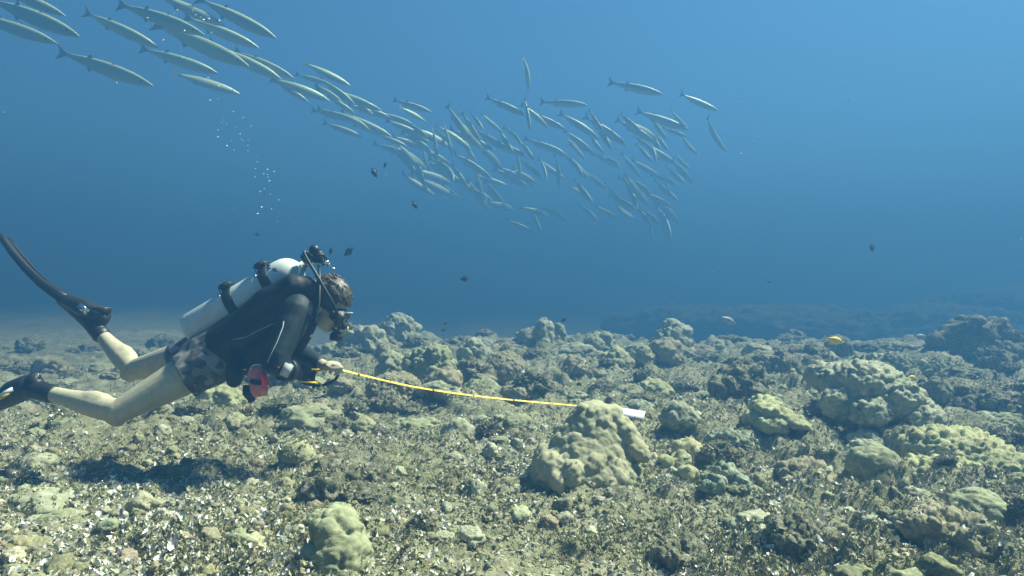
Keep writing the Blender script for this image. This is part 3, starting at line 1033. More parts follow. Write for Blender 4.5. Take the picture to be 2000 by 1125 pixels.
M_BARRA = mat_barracuda(False)
M_BARRED = mat_barracuda(True)
M_FIN = mat_plain('barracuda_fin', (0.13, 0.15, 0.12), 0.6)
M_EYE = mat_plain('fish_eye', (0.02, 0.02, 0.02), 0.15)
FISH_L = 0.85


def bendxy(v, bend, L):
    """bends a fish swimming along +x sideways into an arc"""
    if abs(bend) < 1e-4:
        return v
    r = L / bend
    a = v[0] / r
    return ((r - v[1]) * math.sin(a), r - (r - v[1]) * math.cos(a), v[2])


def barracuda_meshes(bend, skin):
    L = FISH_L
    prof = [(-0.46, 0.016, 0.010, 0), (-0.40, 0.020, 0.013, 0), (-0.30, 0.036, 0.026, 0), (-0.15, 0.053, 0.040, -0.001), (0.0, 0.061, 0.046, -0.002),
            (0.14, 0.060, 0.045, -0.002), (0.26, 0.052, 0.040, -0.002), (0.34, 0.042, 0.033, -0.002), (0.41, 0.029, 0.022, -0.004), (0.46, 0.018, 0.013, -0.006), (0.495, 0.008, 0.006, -0.008), (0.505, 0.002, 0.002, -0.008)]
    vs, fs = [], []
    n = 14
    for (t, hh, hw, cz) in prof:
        for j in range(n):
            a = 2 * math.pi * j / n
            vs.append((t * L, math.cos(a) * hw * L, (math.sin(a) * hh * 1.36 + cz) * L))
    for k in range(len(prof) - 1):
        for j in range(n):
            fs.append((k * n + j, k * n + (j + 1) % n, (k + 1) * n + (j + 1) % n, (k + 1) * n + j))
    fs.append(tuple(range(n - 1, -1, -1)))
    fs.append(tuple(range((len(prof) - 1) * n, len(prof) * n)))
    out = {}
    body = MB().add([bendxy(v, bend, L) for v in vs], fs)
    out['body'] = body.mesh('barracuda_body')

    def fin(outline, th=0.004):
        m = len(outline)
        v = [(x * L, th / 2, z * L) for x, z in outline] + [(x * L, -th / 2, z * L) for x, z in outline]
        f = [tuple(range(m)), tuple(range(2 * m - 1, m - 1, -1))] + [(i, (i + 1) % m, m + (i + 1) % m, m + i) for i in range(m)]
        return MB().add([bendxy(p_, bend, L) for p_ in v], f)
    out['tail_fin'] = fin([(-0.45, 0.016), (-0.50, 0.045), (-0.575, 0.105), (-0.545, 0.03), (-0.535, 0.0), (-0.545, -0.03), (-0.575, -0.10), (-0.50, -0.045), (-0.45, -0.016)]).mesh('barracuda_tail', False)
    out['dorsal_fin'] = fin([(-0.16, 0.045), (-0.20, 0.105), (-0.225, 0.075), (-0.25, 0.040)]).mesh('barracuda_dorsal', False)
    out['front_dorsal_fin'] = fin([(0.09, 0.052), (0.055, 0.098), (0.02, 0.07), (-0.01, 0.052)]).mesh('barracuda_dorsal2', False)
    out['anal_fin'] = fin([(-0.16, -0.048), (-0.20, -0.105), (-0.225, -0.075), (-0.25, -0.042)]).mesh('barracuda_anal', False)
    out['pelvic_fin'] = fin([(0.13, -0.058), (0.09, -0.10), (0.075, -0.058)]).mesh('barracuda_pelvic', False)
    for sgn in (-1, 1):
        c = bendxy((0.375 * L, sgn * 0.027 * L, 0.010 * L), bend, L)
        out['eye%d' % sgn] = MB().ellipsoid(c, (0.010, 0.006, 0.010), None, 8, 6).mesh('barracuda_eye')
    for k, me in out.items():
        me.materials.append(skin if k == 'body' else (M_EYE if k.startswith('eye') else M_FIN))
    return out


BENDS = (-0.75, -0.3, 0.0, 0.3, 0.75)
BARRA = {(b, s_): barracuda_meshes(b, s_) for b in BENDS for s_ in (M_BARRA, M_BARRED)}


def put_barracuda(tail, hd, label, bend=0.0, yaw=0.0, L=None, group=None, Y=None):
    """tail and head pixels; yaw (degrees) turns the head towards or away from the viewer"""
    L = L or (1.42 if tail[0] > 560 else 1.30)
    lp = math.hypot(hd[0] - tail[0], hd[1] - tail[1])
    cyaw = math.cos(math.radians(yaw))
    if Y is None:
        Y = L * 1.06 * cyaw * FPX / lp
    Y = min(Y, (WATER_TOP - 0.3 - CAMZ) * FPX / (CY - min(tail[1], hd[1])) - 0.3)      # stays under the surface
    L = lp * Y / (1.06 * cyaw * FPX)
    dY = L * math.sin(math.radians(yaw)) / 2
    a, b = P(tail[0], tail[1], Y - dY), P(hd[0], hd[1], Y + dY)
    d = (b - a).normalized()
    mid = (a + b) / 2
    up = Vector((0.25 * rnd.uniform(-1, 1), -0.16 + 0.25 * rnd.uniform(-1, 1), 1))
    y_ax = up.cross(d).normalized()
    z_ax = d.cross(y_ax).normalized()
    Mx = Matrix((d, y_ax, z_ax)).transposed()
    root = empty('barracuda', mid, label, 'fish', group or 'barracudas of the school')
    root.rotation_euler = Mx.to_euler()
    root.scale = (L / FISH_L,) * 3
    for nm, me in BARRA[(bend, M_BARRED if 'barred' in label or (tail[0] > 930 and rnd.random() < 0.4) else M_BARRA)].items():
        link('dorsal_fin' if nm == 'front_dorsal_fin' else ('eye' if nm.startswith('eye') else nm), me, None, root)
    return root


B = put_barracuda
B((126, 105), (296, 166), 'lowest barracuda of the upper left group, side on with dark tail', 0.0, 8)
B((290, 99), (417, 140), 'barracuda above the small one with a drooping tail at upper left', 0.3, 20)
B((354, 147), (460, 180), 'small barracuda at the lower right of the upper left group', 0.0, 25)
B((312, 51), (490, 131), 'barracuda with bright white back in the middle of the upper left group', -0.3, 5)
B((420, 92), (545, 152), 'barracuda just behind the white-backed one, partly overlapped', 0.0, 15)
B((466, 103), (573, 152), 'barracuda at the right end of the upper left group', 0.0, 10)
B((375, 39), (498, 90), 'pale-backed barracuda under the topmost one', 0.0, 20)
B((398, 3), (537, 73), 'topmost barracuda of the upper left group, cut by nothing, pale', -0.3, 12)
B((238, 10), (399, 67), 'barracuda crossing the stream of top bubbles at upper left', 0.0, 5)
B((312, -8), (434, 48), 'barracuda partly above the top edge of the picture', 0.0, 15)
B((178, 30), (300, 88), 'slim greenish barracuda left of the white-backed one', 0.3, 15)
B((-22, -2), (160, 72), 'large barracuda with pale back entering at the left edge', 0.0, 0)
B((-45, 30), (105, 82), 'greenish barracuda below the large one at the left edge', 0.0, 10)
B((5, -22), (122, 28), 'barracuda in the very top left corner', 0.0, 10)
B((540, 156), (640, 194), 'barracuda linking the upper left group to the main school', 0.3, 25)
B((599, 125), (681, 165), 'lone barracuda above the left end of the main school', 0.0, 20)
B((620, 174), (729, 206), 'olive-backed barracuda at the left end of the main school', 0.0, 10)
B((614, 216), (695, 236), 'dim barracuda with dark tail below the olive-backed one', 0.0, 15)
B((680, 225), (764, 267), 'curved barracuda in the left part of the main school', -0.3, 15)
B((637, 241), (706, 267), 'lowest barracuda at the left end of the main school', 0.0, 20)
B((772, 196), (843, 219), 'upper barracuda left of the thick of the school', 0.0, 15)
B((785, 211), (830, 236), 'short-looking barracuda just under the upper one', 0.0, 40)
B((733, 219), (806, 242), 'barracuda with dark tail in the left middle of the school', 0.0, 12)
B((732, 281), (806, 304), 'faint barracuda along the lower left edge of the school', 0.0, 10)
B((804, 254), (874, 282), 'barracuda in the left middle with a bright snout', 0.0, 15)
B((855, 245), (922, 292), 'bright-backed barracuda diving steeply left of centre', 0.3, 15)
B((880, 253), (967, 295), 'barred barracuda left of the school centre', -0.3, 10)
B((826, 291), (878, 319), 'small barracuda above the two lower left ones', 0.0, 30)
B((830, 312), (906, 360), 'lower left barracuda with a thin bright back line', -0.3, 10)
B((887, 299), (962, 350), 'barracuda with a bright snout at the lower edge of the school', -0.3, 10)
B((952, 191), (1030, 227), 'barred barracuda with faint tail above centre', 0.0, 10)
B((1027, 118), (1034, 174), 'thin upright barracuda seen end on above the school', 0.3, 55)
B((1057, 199), (1150, 205), 'level barracuda with an olive back above the bright barred one', 0.0, 8)
B((1031, 219), (1107, 254), 'brightest barred barracuda in the centre of the school', 0.0, 15)
B((1095, 221), (1173, 272), 'barracuda diving right of the brightest barred one', 0.3, 8)
B((1143, 228), (1227, 286), 'barred barracuda below the olive-backed level one', 0.0, 5)
B((1205, 234), (1283, 280), 'barred barracuda with pale tail right of centre', 0.0, 12)
B((1191, 161), (1298, 185), 'top right barracuda swimming apart above the school', 0.0, 0)
B((1244, 218), (1346, 254), 'large hazy barred barracuda at the right of the school', -0.3, 5)
B((1327, 184), (1405, 218), 'barracuda at the upper right end of the school', -0.3, 15)
B((1376, 230), (1416, 300), 'rightmost barracuda, bent and diving', -0.75, 20)
B((1327, 263), (1362, 305), 'small bright curved barracuda at the right end', -0.75, 40)
B((1253, 279), (1324, 323), 'arched barracuda at the lower right of the school', -0.3, 15)
B((1314, 298), (1346, 331), 'small curved barracuda under the bright curved one', -0.75, 45)
B((1025, 271), (1109, 303), 'barred barracuda below the centre of the school', 0.0, 8)
B((1103, 256), (1163, 303), 'hazy barracuda diving in the centre of the school', 0.0, 20)
B((1109, 272), (1144, 312), 'steep barred barracuda under the centre', 0.0, 40)
B((949, 273), (1032, 306), 'curved barracuda with raised fins left below the centre', -0.3, 10)
B((1170, 303), (1211, 330), 'short curved barracuda at the lower centre', -0.75, 40)
B((1233, 313), (1291, 347), 'hazy arched barracuda at the lower right', -0.3, 25)
B((1142, 336), (1186, 370), 'faint barracuda below the lower centre', 0.0, 40)
B((972, 326), (1035, 354), 'faint barracuda left of the lower centre', 0.0, 20)
for k in range(95):     # the deep, haze-dimmed rear of the school
    t = rnd.random()
    cx_, cy_ = rnd.uniform(790, 1340), rnd.uniform(225, 450)
    if cy_ > 330 + 0.22 * (cx_ - 820) + 40 and cx_ < 1000:
        cy_ -= 60
    a = math.radians(rnd.choice([rnd.uniform(15, 55), rnd.uniform(15, 55), rnd.uniform(50, 85)]))
    ln = rnd.uniform(44, 76)
    B((cx_ - ln / 2 * math.cos(a), cy_ - ln / 2 * math.sin(a)), (cx_ + ln / 2 * math.cos(a), cy_ + ln / 2 * math.sin(a)),
      'dim rear barracuda %s, %s, %s of the school' % (
          'diving steeply' if a > 1.0 else ('slanting down' if a > 0.6 else 'nearly level'),
          ('top edge', 'upper part', 'mid height', 'lower part', 'bottom edge')[min(4, int((cy_ - 165) / 58))],
          ('far left', 'left', 'centre left', 'centre', 'centre right', 'right', 'far right')[min(6, int((cx_ - 790) / 79))]), rnd.choice([-0.75, -0.3, 0.0, 0.3]), rnd.choice([-1, 1]) * rnd.uniform(20, 55),
      Y=rnd.uniform(17.0, 23.0), group='dim barracudas at the rear of the school')

for k in range(16):     # stragglers between the two groups
    t = rnd.random()
    cx_, cy_ = 500 + 330 * t, 132 + 140 * t + rnd.uniform(-26, 30)
    ln, a = rnd.uniform(56, 84), math.radians(rnd.uniform(14, 40))
    B((cx_ - ln / 2 * math.cos(a), cy_ - ln / 2 * math.sin(a)), (cx_ + ln / 2 * math.cos(a), cy_ + ln / 2 * math.sin(a)),
      'dim barracuda %s in the school neck, %s' % ('slanting down' if a > 0.45 else 'nearly level', ('by its left end', 'left of its middle', 'right of its middle', 'by its right end')[min(3, int(t * 4))]),
      rnd.choice([-0.3, 0.0, 0.3]), rnd.uniform(5, 30), Y=rnd.uniform(17.0, 20.0), group='dim barracudas in the neck of the school')


# ------------------------------------------------------------------ small reef fish
def reef_fish(px, py, lpx, ang, Y, label, cols, name='reef_fish', deep=0.5, yaw=15, flip=False, finmat=None):
    L = lpx / FPX * Y / math.cos(math.radians(yaw))
    prof = [(-0.36, 0.10, 0.03), (-0.28, 0.16, 0.06), (-0.12, 0.38, 0.11), (0.06, 0.48, 0.13), (0.22, 0.42, 0.125), (0.36, 0.26, 0.09), (0.46, 0.12, 0.05), (0.5, 0.03, 0.02)]
    mb = MB()
    mb.loft([(Vector((t * L, 0, 0)), hh * deep * L, hw * L) for t, hh, hw in prof], (0, 1, 0), 14)
    root = empty(name, P(px, py, Y), label, 'fish')
    f = -1 if flip else 1
    root.rotation_euler = (0, math.radians(ang), math.radians(yaw if not flip else 180 - yaw))
    me = mb.mesh('reef_fish_body')
    link('body', me, cols[0], root)

    def fin(o, nm, mt):
        m = len(o)
        th = 0.012 * L
        v = [(x * L, th, z * L) for x, z in o] + [(x * L, -th, z * L) for x, z in o]
        fc = [tuple(range(m)), tuple(range(2 * m - 1, m - 1, -1))] + [(i, (i + 1) % m, m + (i + 1) % m, m + i) for i in range(m)]
        link(nm, MB().add(v, fc).mesh('reef_fish_fin', False), mt, root)
    d = deep
    fin([(-0.34, 0.09 * d), (-0.50, 0.34 * d), (-0.46, 0), (-0.50, -0.34 * d), (-0.34, -0.09 * d)], 'tail_fin', cols[1])
    fin([(0.18, 0.42 * d), (0.02, 0.60 * d), (-0.24, 0.50 * d), (-0.26, 0.16 * d), (0.0, 0.40 * d)], 'dorsal_fin', cols[1])
    fin([(0.08, -0.44 * d), (-0.06, -0.60 * d), (-0.24, -0.48 * d), (-0.26, -0.16 * d), (-0.02, -0.40 * d)], 'anal_fin', cols[1])
    for s_ in (-1, 1):
        link('eye', MB().ellipsoid((0.34 * L, s_ * 0.088 * L, 0.06 * L), (0.028 * L, 0.015 * L, 0.028 * L), None, 8, 6).mesh('reef_fish_eye'), M_EYE, root)
    return root


M_BLACKFISH = mat_plain('black_fish', (0.012, 0.013, 0.016), 0.5)
M_YELLOWFISH = mat_plain('yellow_fish', (0.88, 0.62, 0.03), 0.5)
M_GREYFISH = mat_plain('grey_fish', (0.33, 0.34, 0.30), 0.5)
BK = (M_BLACKFISH, M_BLACKFISH)
reef_fish(731, 337, 20, 65, 6.0, 'black fish nose down below the left end of the school', BK)
reef_fish(752, 322, 14, -70, 6.4, 'tiny slim black fish above the nose-down one', BK, deep=0.3)
reef_fish(810, 400, 17, 60, 6.2, 'black fish with pale tail below the school', (M_BLACKFISH, M_BLACKFISH))
reef_fish(681, 492, 24, 40, 5.6, 'black fish tilted just above the diver head', BK, flip=True)
reef_fish(646, 490, 17, -80, 6.5, 'faint upright black fish left of the tilted one', BK, deep=0.35)
reef_fish(907, 545, 18, 0, 6.2, 'level black fish alone in mid water right of the diver', BK, flip=True)
reef_fish(1703, 484, 16, 80, 6.8, 'black fish nose down alone at the right', BK, deep=0.6)
reef_fish(1101, 625, 12, 35, 6.5, 'small black fish over the pair of coral knobs', BK, flip=True)
reef_fish(1502, 549, 10, 30, 8.5, 'tiny dark fish far off at the right', BK)
reef_fish(870, 631, 9, 0, 7.5, 'tiny black fish just above the reef edge', BK)
reef_fish(866, 645, 12, -20, 7.4, 'dark slim fish brushing the reef edge', BK, deep=0.35)
reef_fish(503, 458, 12, 0, 9.5, 'very faint dark fish left above the tank', BK)
reef_fish(1629, 664, 42, 14, 5.6, 'bright yellow fish hovering over the right of the reef', (M_YELLOWFISH, M_YELLOWFISH), deep=0.36, yaw=5)
reef_fish(1780, 738, 24, 10, 5.0, 'small yellow and dark fish behind the overhanging bommie', (M_YELLOWFISH, M_BLACKFISH), deep=0.5)
reef_fish(1420, 625, 40, 22, 9.0, 'slender grey fish over the far right reef', (M_GREYFISH, M_GREYFISH), deep=0.36)
reef_fish(1797, 657, 30, 5, 9.5, 'pale grey fish near the dark mound at the far right', (M_GREYFISH, M_GREYFISH), deep=0.36)

# ------------------------------------------------------------------ bubbles of the diver's breath
mbub, nb, lb, bb = mat_base('air_bubble')
bb.inputs['Base Color'].default_value = (0.95, 0.97, 1.0, 1)
bb.inputs['Metallic'].default_value = 0.55
bb.inputs['Roughness'].default_value = 0.25
wvn = nb.new('ShaderNodeTexNoise'); wvn.inputs['Scale'].default_value = 60
bmp = nb.new('ShaderNodeBump'); bmp.inputs['Strength'].default_value = 0.3
lb.new(wvn.outputs[0], bmp.inputs['Height']); lb.new(bmp.outputs[0], bb.inputs['Normal'])
v_, f_ = ico(3)
v_ = v_.copy()
v_[:, 2] = np.where(v_[:, 2] < 0, v_[:, 2] * 0.25 - 0.06 * (1 - v_[:, 0] ** 2 - v_[:, 1] ** 2), v_[:, 2] * 0.75)     # a dome-shaped rising bubble
bub_me = mk_mesh('bubble', v_, f_)
bub_me.materials.append(mbub)


def bubble(px, py, Y, r, label, group):
    o = link('bubble', bub_me)
    o.location = P(px, py, Y)
    o.scale = (r * rnd.uniform(0.9, 1.5), r, r * rnd.uniform(0.7, 1.0))
    o.rotation_euler = (rnd.uniform(-.4, .4), rnd.uniform(-.4, .4), rnd.uniform(0, 6.28))
    return tag(o, label, 'bubble', group)


for (px, py) in [(411, 197), (426, 194), (436, 234), (434, 241), (443, 243), (425, 267), (455, 218), (460, 249), (468, 262), (470, 272), (484, 273), (474, 275), (484, 285),
                 (485, 295), (457, 293), (444, 286), (501, 307), (503, 316), (490, 247), (515, 340), (497, 345), (523, 342), (524, 346), (526, 354), (536, 334), (522, 330), (507, 373),
                 (517, 369), (528, 380), (545, 391), (510, 405), (521, 404), (530, 408), (503, 418), (542, 433), (425, 255), (452, 276), (498, 330), (475, 230)]:
    bubble(px + rnd.uniform(-1, 1), py + rnd.uniform(-1, 1), 3.45 + rnd.uniform(-.15, .15), rnd.uniform(0.0022, 0.0050), 'tiny silver air bubble in the column rising above the tank', 'bubbles of the rising column')
for (px, py) in [(345, 20), (340, 26), (346, 37), (377, 21), (382, 29), (391, 34), (407, 37), (428, 41), (432, 47), (412, 64), (360, 60), (288, 35), (355, 100), (318, 79), (397, 38), (410, 196), (406, 152), (427, 168)]:
    bubble(px, py, 3.3 + rnd.uniform(-.2, .2), rnd.uniform(0.003, 0.0065), 'bright air bubble among the upper left barracudas', 'bubbles among the barracudas')
bubble(651, 524, 3.3, 0.006, 'air bubble just above the diver hair', 'bubbles at the diver head')
bubble(657, 537, 3.3, 0.006, 'air bubble just above the diver hair', 'bubbles at the diver head')

# ------------------------------------------------------------------ the diver
M_SKIN = mat_mottle('skin', [(0.50, 0.46, 0.32), (0.44, 0.385, 0.265), (0.55, 0.50, 0.36), (0.42, 0.33, 0.235)], scales=(9, 45, 22), rough=0.5, bump=0.12, dist=0.004, pts=[(0.42, 0.66), (0.45, 0.7), (0.58, 0.75)])
M_NEO = mat_plain('neoprene', (0.012, 0.020, 0.026), 0.62, var=0.25, scale=18, bump=0.15, spec=0.3)
M_NYLON = mat_plain('black_nylon', (0.009, 0.011, 0.013), 0.55, var=0.3, scale=60, bump=0.3, spec=0.3)
M_RUBBER = mat_plain('black_rubber', (0.014, 0.015, 0.017), 0.45, var=0.2, scale=40, bump=0.1)
M_STEEL = mat_plain('bright_steel', (0.75, 0.76, 0.76), 0.22, metal=1.0, var=0.08)
M_TANK = mat_mottle('tank_paint', [(0.62, 0.66, 0.63), (0.54, 0.58, 0.55), (0.70, 0.73, 0.70), (0.34, 0.35, 0.33)], scales=(5, 30, 26), rough=0.42, bump=0.08, dist=0.002, pts=[(0.42, 0.62), (0.5, 0.7), (0.66, 0.70)])
M_SEAM = mat_plain('grey_piping', (0.30, 0.34, 0.34), 0.6)
M_YEL = mat_plain('yellow_plastic', (0.80, 0.55, 0.02), 0.45)
M_RED = mat_plain('red_plastic', (0.80, 0.012, 0.03), 0.4)
M_PINK = mat_plain('faded_red_fabric', (0.66, 0.20, 0.20), 0.7, var=0.25, scale=45, bump=0.3)
M_SCREEN = mat_plain('pale_screen', (0.50, 0.55, 0.50), 0.25, var=0.05)
M_WHITE = mat_plain('white_plastic', (0.80, 0.81, 0.84), 0.4, var=0.04)
M_GLASS = mat_plain('mask_glass', (0.03, 0.045, 0.05), 0.05)


def mat_camo():
    m, n, l, b = mat_base('camo_cloth')
    tc = n.new('ShaderNodeTexCoord')
    wp = n.new('ShaderNodeTexNoise'); wp.inputs['Scale'].default_value = 16; wp.inputs['Detail'].default_value = 2
    l.new(tc.outputs['Object'], wp.inputs['Vector'])
    va = n.new('ShaderNodeVectorMath'); va.operation = 'MULTIPLY_ADD'
    va.inputs[1].default_value = (0.03, 0.03, 0.03)
    l.new(wp.outputs['Color'], va.inputs[0]); l.new(tc.outputs['Object'], va.inputs[2])
    vo = n.new('ShaderNodeTexVoronoi'); vo.inputs['Scale'].default_value = 30
    l.new(va.outputs[0], vo.inputs['Vector'])
    sp = n.new('ShaderNodeSeparateColor')
    l.new(vo.outputs['Color'], sp.inputs[0])
    r = n.new('ShaderNodeValToRGB')
    r.color_ramp.interpolation = 'CONSTANT'
    e = r.color_ramp.elements
    e[0].position = 0.0; e[0].color = (0.055, 0.056, 0.062, 1)
    e[1].position = 0.36; e[1].color = (0.10, 0.096, 0.10, 1)
    for p_, c_ in ((0.62, (0.17, 0.165, 0.16, 1)), (0.84, (0.24, 0.24, 0.23, 1))):
        x_ = e.new(p_); x_.color = c_
    l.new(sp.outputs[0], r.inputs[0]); l.new(r.outputs[0], b.inputs['Base Color'])
    b.inputs['Roughness'].default_value = 0.85
    return m


def mat_hair():
    m, n, l, b = mat_base('brown_hair')
    tc = n.new('ShaderNodeTexCoord')
    mp = n.new('ShaderNodeMapping'); mp.inputs['Scale'].default_value = (18, 140, 70)
    l.new(tc.outputs['Object'], mp.inputs[0])
    no = n.new('ShaderNodeTexNoise'); no.inputs['Scale'].default_value = 1.5; no.inputs['Detail'].default_value = 3
    l.new(mp.outputs[0], no.inputs['Vector'])
    r = n.new('ShaderNodeValToRGB')
    r.color_ramp.elements[0].position = 0.35; r.color_ramp.elements[0].color = (0.028, 0.019, 0.010, 1)
    r.color_ramp.elements[1].position = 0.68; r.color_ramp.elements[1].color = (0.085, 0.06, 0.033, 1)
    l.new(no.outputs[0], r.inputs[0]); l.new(r.outputs[0], b.inputs['Base Color'])
    b.inputs['Roughness'].default_value = 0.5
    return m


M_CAMO, M_HAIR = mat_camo(), mat_hair()
YD = 3.30
SIDE = (0, 1, 0)
person = empty('person', P(400, 705, YD), 'diver in black wetsuit top and grey camo shorts, swimming head down to the right', 'person')

# joints
SH_N, EL_N, WR_N = P(580, 606, 3.13), P(535, 707, 3.00), P(580, 727, 3.21)
SH_F, EL_F, WR_F = P(600, 600, 3.46), P(572, 686, 3.50), P(634, 715, 3.31)
HIP_N, KN_N, AN_N = P(402, 712, 3.21), P(231, 804, 3.08), P(93, 767, 3.22)
HIP_F, KN_F, AN_F = P(388, 695, 3.40), P(262, 722, 3.58), P(194, 650, 3.68)
# head frame
HEAD = P(638, 599, 3.28)
pit = math.radians(34)
hf, hu, hl = Vector((math.cos(pit), 0, -math.sin(pit))), Vector((math.sin(pit), 0, math.cos(pit))), Vector((0, 1, 0))
HR = Matrix((hf, hl, hu)).transposed()


def hd_(x, y, z):
    return HEAD + HR @ Vector((x, y, z)) * 0.97


def lerp(a, b, t):
    return a + (b - a) * t


def torso(mb, g, first=0, last=7):
    st = [((383, 707), .095, .150), ((410, 695), .115, .165), ((450, 672), .105, .145), ((500, 644), .112, .152), ((550, 617), .122, .168), ((590, 594), .105, .170), ((616, 582), .070, .10)]
    mb.loft([(P(p_[0], p_[1], YD), a + g, b + g) for p_, a, b in st[first:last]], SIDE, 24)


def leg(mb, h, k, a, g, t0=0.0, t1=2.0, s=1.0):
    pts = []
    for t, r in ((0, .098), (0.35, .088), (0.7, .070), (0.92, .060), (1.0, .058), (1.1, .056), (1.3, .057), (1.5, .052), (1.75, .040), (2.0, .036)):
        if t0 <= t <= t1:
            c = lerp(h, k, t) if t <= 1 else lerp(k, a, t - 1)
            pts.append((c, r * s + g))
    mb.capsule([p_[0] for p_ in pts], [p_[1] for p_ in pts], 18)


def calf(mb, k, a, up):
    ax_ = (a - k).normalized()
    u_ = (Vector(up) - ax_ * ax_.dot(Vector(up))).normalized()
    mb.capsule([lerp(k, a, t) + u_ * o for t, o in ((0.08, .004), (0.22, .020), (0.36, .022), (0.52, .012), (0.68, .004))], [.038, .046, .045, .038, .030], 14)
    mb.ellipsoid(k - u_ * 0.030, (.040, .040, .040))


def arm(mb, s_, e, w, g, t1=2.0):
    pts = []
    for t, r in ((0, .066), (0.3, .060), (0.6, .053), (0.9, .046), (1.0, .046), (1.2, .046), (1.5, .040), (1.8, .032), (2.0, .028)):
        if t <= t1:
            c = lerp(s_, e, t) if t <= 1 else lerp(e, w, t - 1)
            pts.append((c, r + g))
    mb.capsule([p_[0] for p_ in pts], [p_[1] for p_ in pts], 16)


def hand_far(mb, g=0.0):
    mb.capsule([WR_F, P(645, 713, 3.295), P(655, 713, 3.285)], [(.021 + g, .030 + g), (.022 + g, .040 + g), (.017 + g, .042 + g)], 14, SIDE)
    for i in range(4):
        y = 3.245 + i * 0.023
        ln = (0.9, 1.05, 1.0, 0.82)[i]
        k = P(656, 712, y)
        mb.capsule([P(652, 713, y), P(656 + 9 * ln, 715, y), P(657 + 11 * ln, 723, y), P(651 + 9 * ln, 730, y - .004), P(646 + 9 * ln, 732, y - .006)], [.0095 + g, .0092 + g, .0086 + g, .008 + g, .007 + g], 10)
    mb.capsule([P(640, 716, 3.255), P(649, 722, 3.235), P(660, 721, 3.235), P(668, 718, 3.24)], [.013 + g, .011 + g, .010 + g, .008 + g], 10)


def hand_near(mb, g=0.0):
    mb.capsule([WR_N, P(589, 729, 3.245), P(597, 732, 3.275)], [(.021 + g, .030 + g), (.020 + g, .038 + g), (.016 + g, .040 + g)], 14, (0.3, 0.2, 1))
    for i in range(4):
        dz = i * 6.5
        ln = (0.9, 1.05, 1.0, 0.82)[i]
        mb.capsule([P(596, 722 + dz, 3.272), P(603 + 2 * ln, 722 + dz, 3.298), P(610, 724 + dz, 3.305), P(611, 725 + dz, 3.28), P(605, 726 + dz, 3.262)], [.0098 + g, .0095 + g, .009 + g, .008 + g, .007 + g], 10)
    mb.capsule([P(586, 722, 3.235), P(595, 717, 3.235), P(604, 719, 3.25)], [.013 + g, .011 + g, .009 + g], 10)


def feet(mb, g=0.0):
    mb.capsule([AN_N, P(60, 757, 3.25), P(10, 780, 3.29), P(-30, 800, 3.32)], [.036 + g, .044 + g, .036 + g, .022 + g], 14)
    mb.ellipsoid(P(66, 744, 3.24), (.034 + g, .032 + g, .034 + g))
    mb.capsule([AN_F, P(180, 628, 3.70), P(150, 604, 3.73), P(122, 586, 3.76)], [.036 + g, .044 + g, .036 + g, .022 + g], 14)
    mb.ellipsoid(P(200, 622, 3.69), (.034 + g, .032 + g, .034 + g))


# the body, one continuous surface
mb = MB()
torso(mb, 0)
mb.capsule([P(604, 588, YD), P(628, 592, 3.29)], [.058, .056], 16)
mb.ellipsoid(hd_(-0.012, 0, 0.045), (.098, .076, .092), HR)
mb.ellipsoid(hd_(0.030, 0, -0.045), (.060, .058, .062), HR)
mb.ellipsoid(hd_(0.062, 0, -0.085), (.026, .030, .026), HR)
mb.ellipsoid(hd_(0.060, 0, -0.010), (.036, .056, .050), HR)
mb.capsule([hd_(0.085, 0, 0.012), hd_(0.112, 0, -0.028)], [.009, .014], 10)
mb.ellipsoid(hd_(0.088, 0, -0.058), (.012, .026, .012), HR)
for sg in (-1, 1):
    mb.ellipsoid(hd_(-0.008, sg * 0.076, -0.012), (.018, .010, .032), HR)
arm(mb, SH_N, EL_N, WR_N, 0)
arm(mb, SH_F, EL_F, WR_F, 0)
leg(mb, HIP_N, KN_N, AN_N, 0)
leg(mb, HIP_F, KN_F, AN_F, 0)
mb.ellipsoid(P(224, 806, 3.08), (.052, .052, .055))
mb.ellipsoid(P(255, 727, 3.58), (.050, .050, .052))
calf(mb, KN_N, AN_N, (0.3, 0, 1))
calf(mb, KN_F, AN_F, (0.8, 0, 0.6))
hand_far(mb)
hand_near(mb)
feet(mb)
me = mb.remesh('person_body', 0.006, 3)


def child(nm, me_, mat, parent):
    o = link(nm, me_, mat, parent)
    o.matrix_parent_inverse = Matrix.Translation(-parent.location)
    return o


child('body', me, M_SKIN, person)

# hair: combed-back wet locks over the skull
hv = MB().ellipsoid((0, 0, 0), (1, 1, 1), None, 72, 44)
v = np.array(hv.v)
lat = v.copy()
strand = 0.055 * np.abs(np.sin(9 * np.arctan2(lat[:, 1], lat[:, 2] + 0.2) + 2.2 * lat[:, 0] + 1.5 * fbm(lat * 2.2, 2, 3))) + 0.05 * fbm(lat * np.array([3, 9, 9]), 3, 8)
v = v * (1.0 + strand)[:, None]
loc = np.stack([v[:, 0] * 0.110 - 0.015, v[:, 1] * 0.087, v[:, 2] * 0.106 + 0.048], 1)
keep = ~(((loc[:, 0] > 0.052) & (loc[:, 2] < 0.062)) | ((loc[:, 0] > 0.012) & (loc[:, 2] < 0.012)) | (loc[:, 2] < -0.045))
wv = np.array(HEAD) + (loc * 0.97) @ np.array(HR).T
hm = MB()
ids = -np.ones(len(v), int)
ids[keep] = np.arange(keep.sum())
hm.v = [tuple(p_) for p_ in wv[keep]]
hm.f = [tuple(ids[i] for i in f) for f in hv.f if all(keep[i] for i in f)]
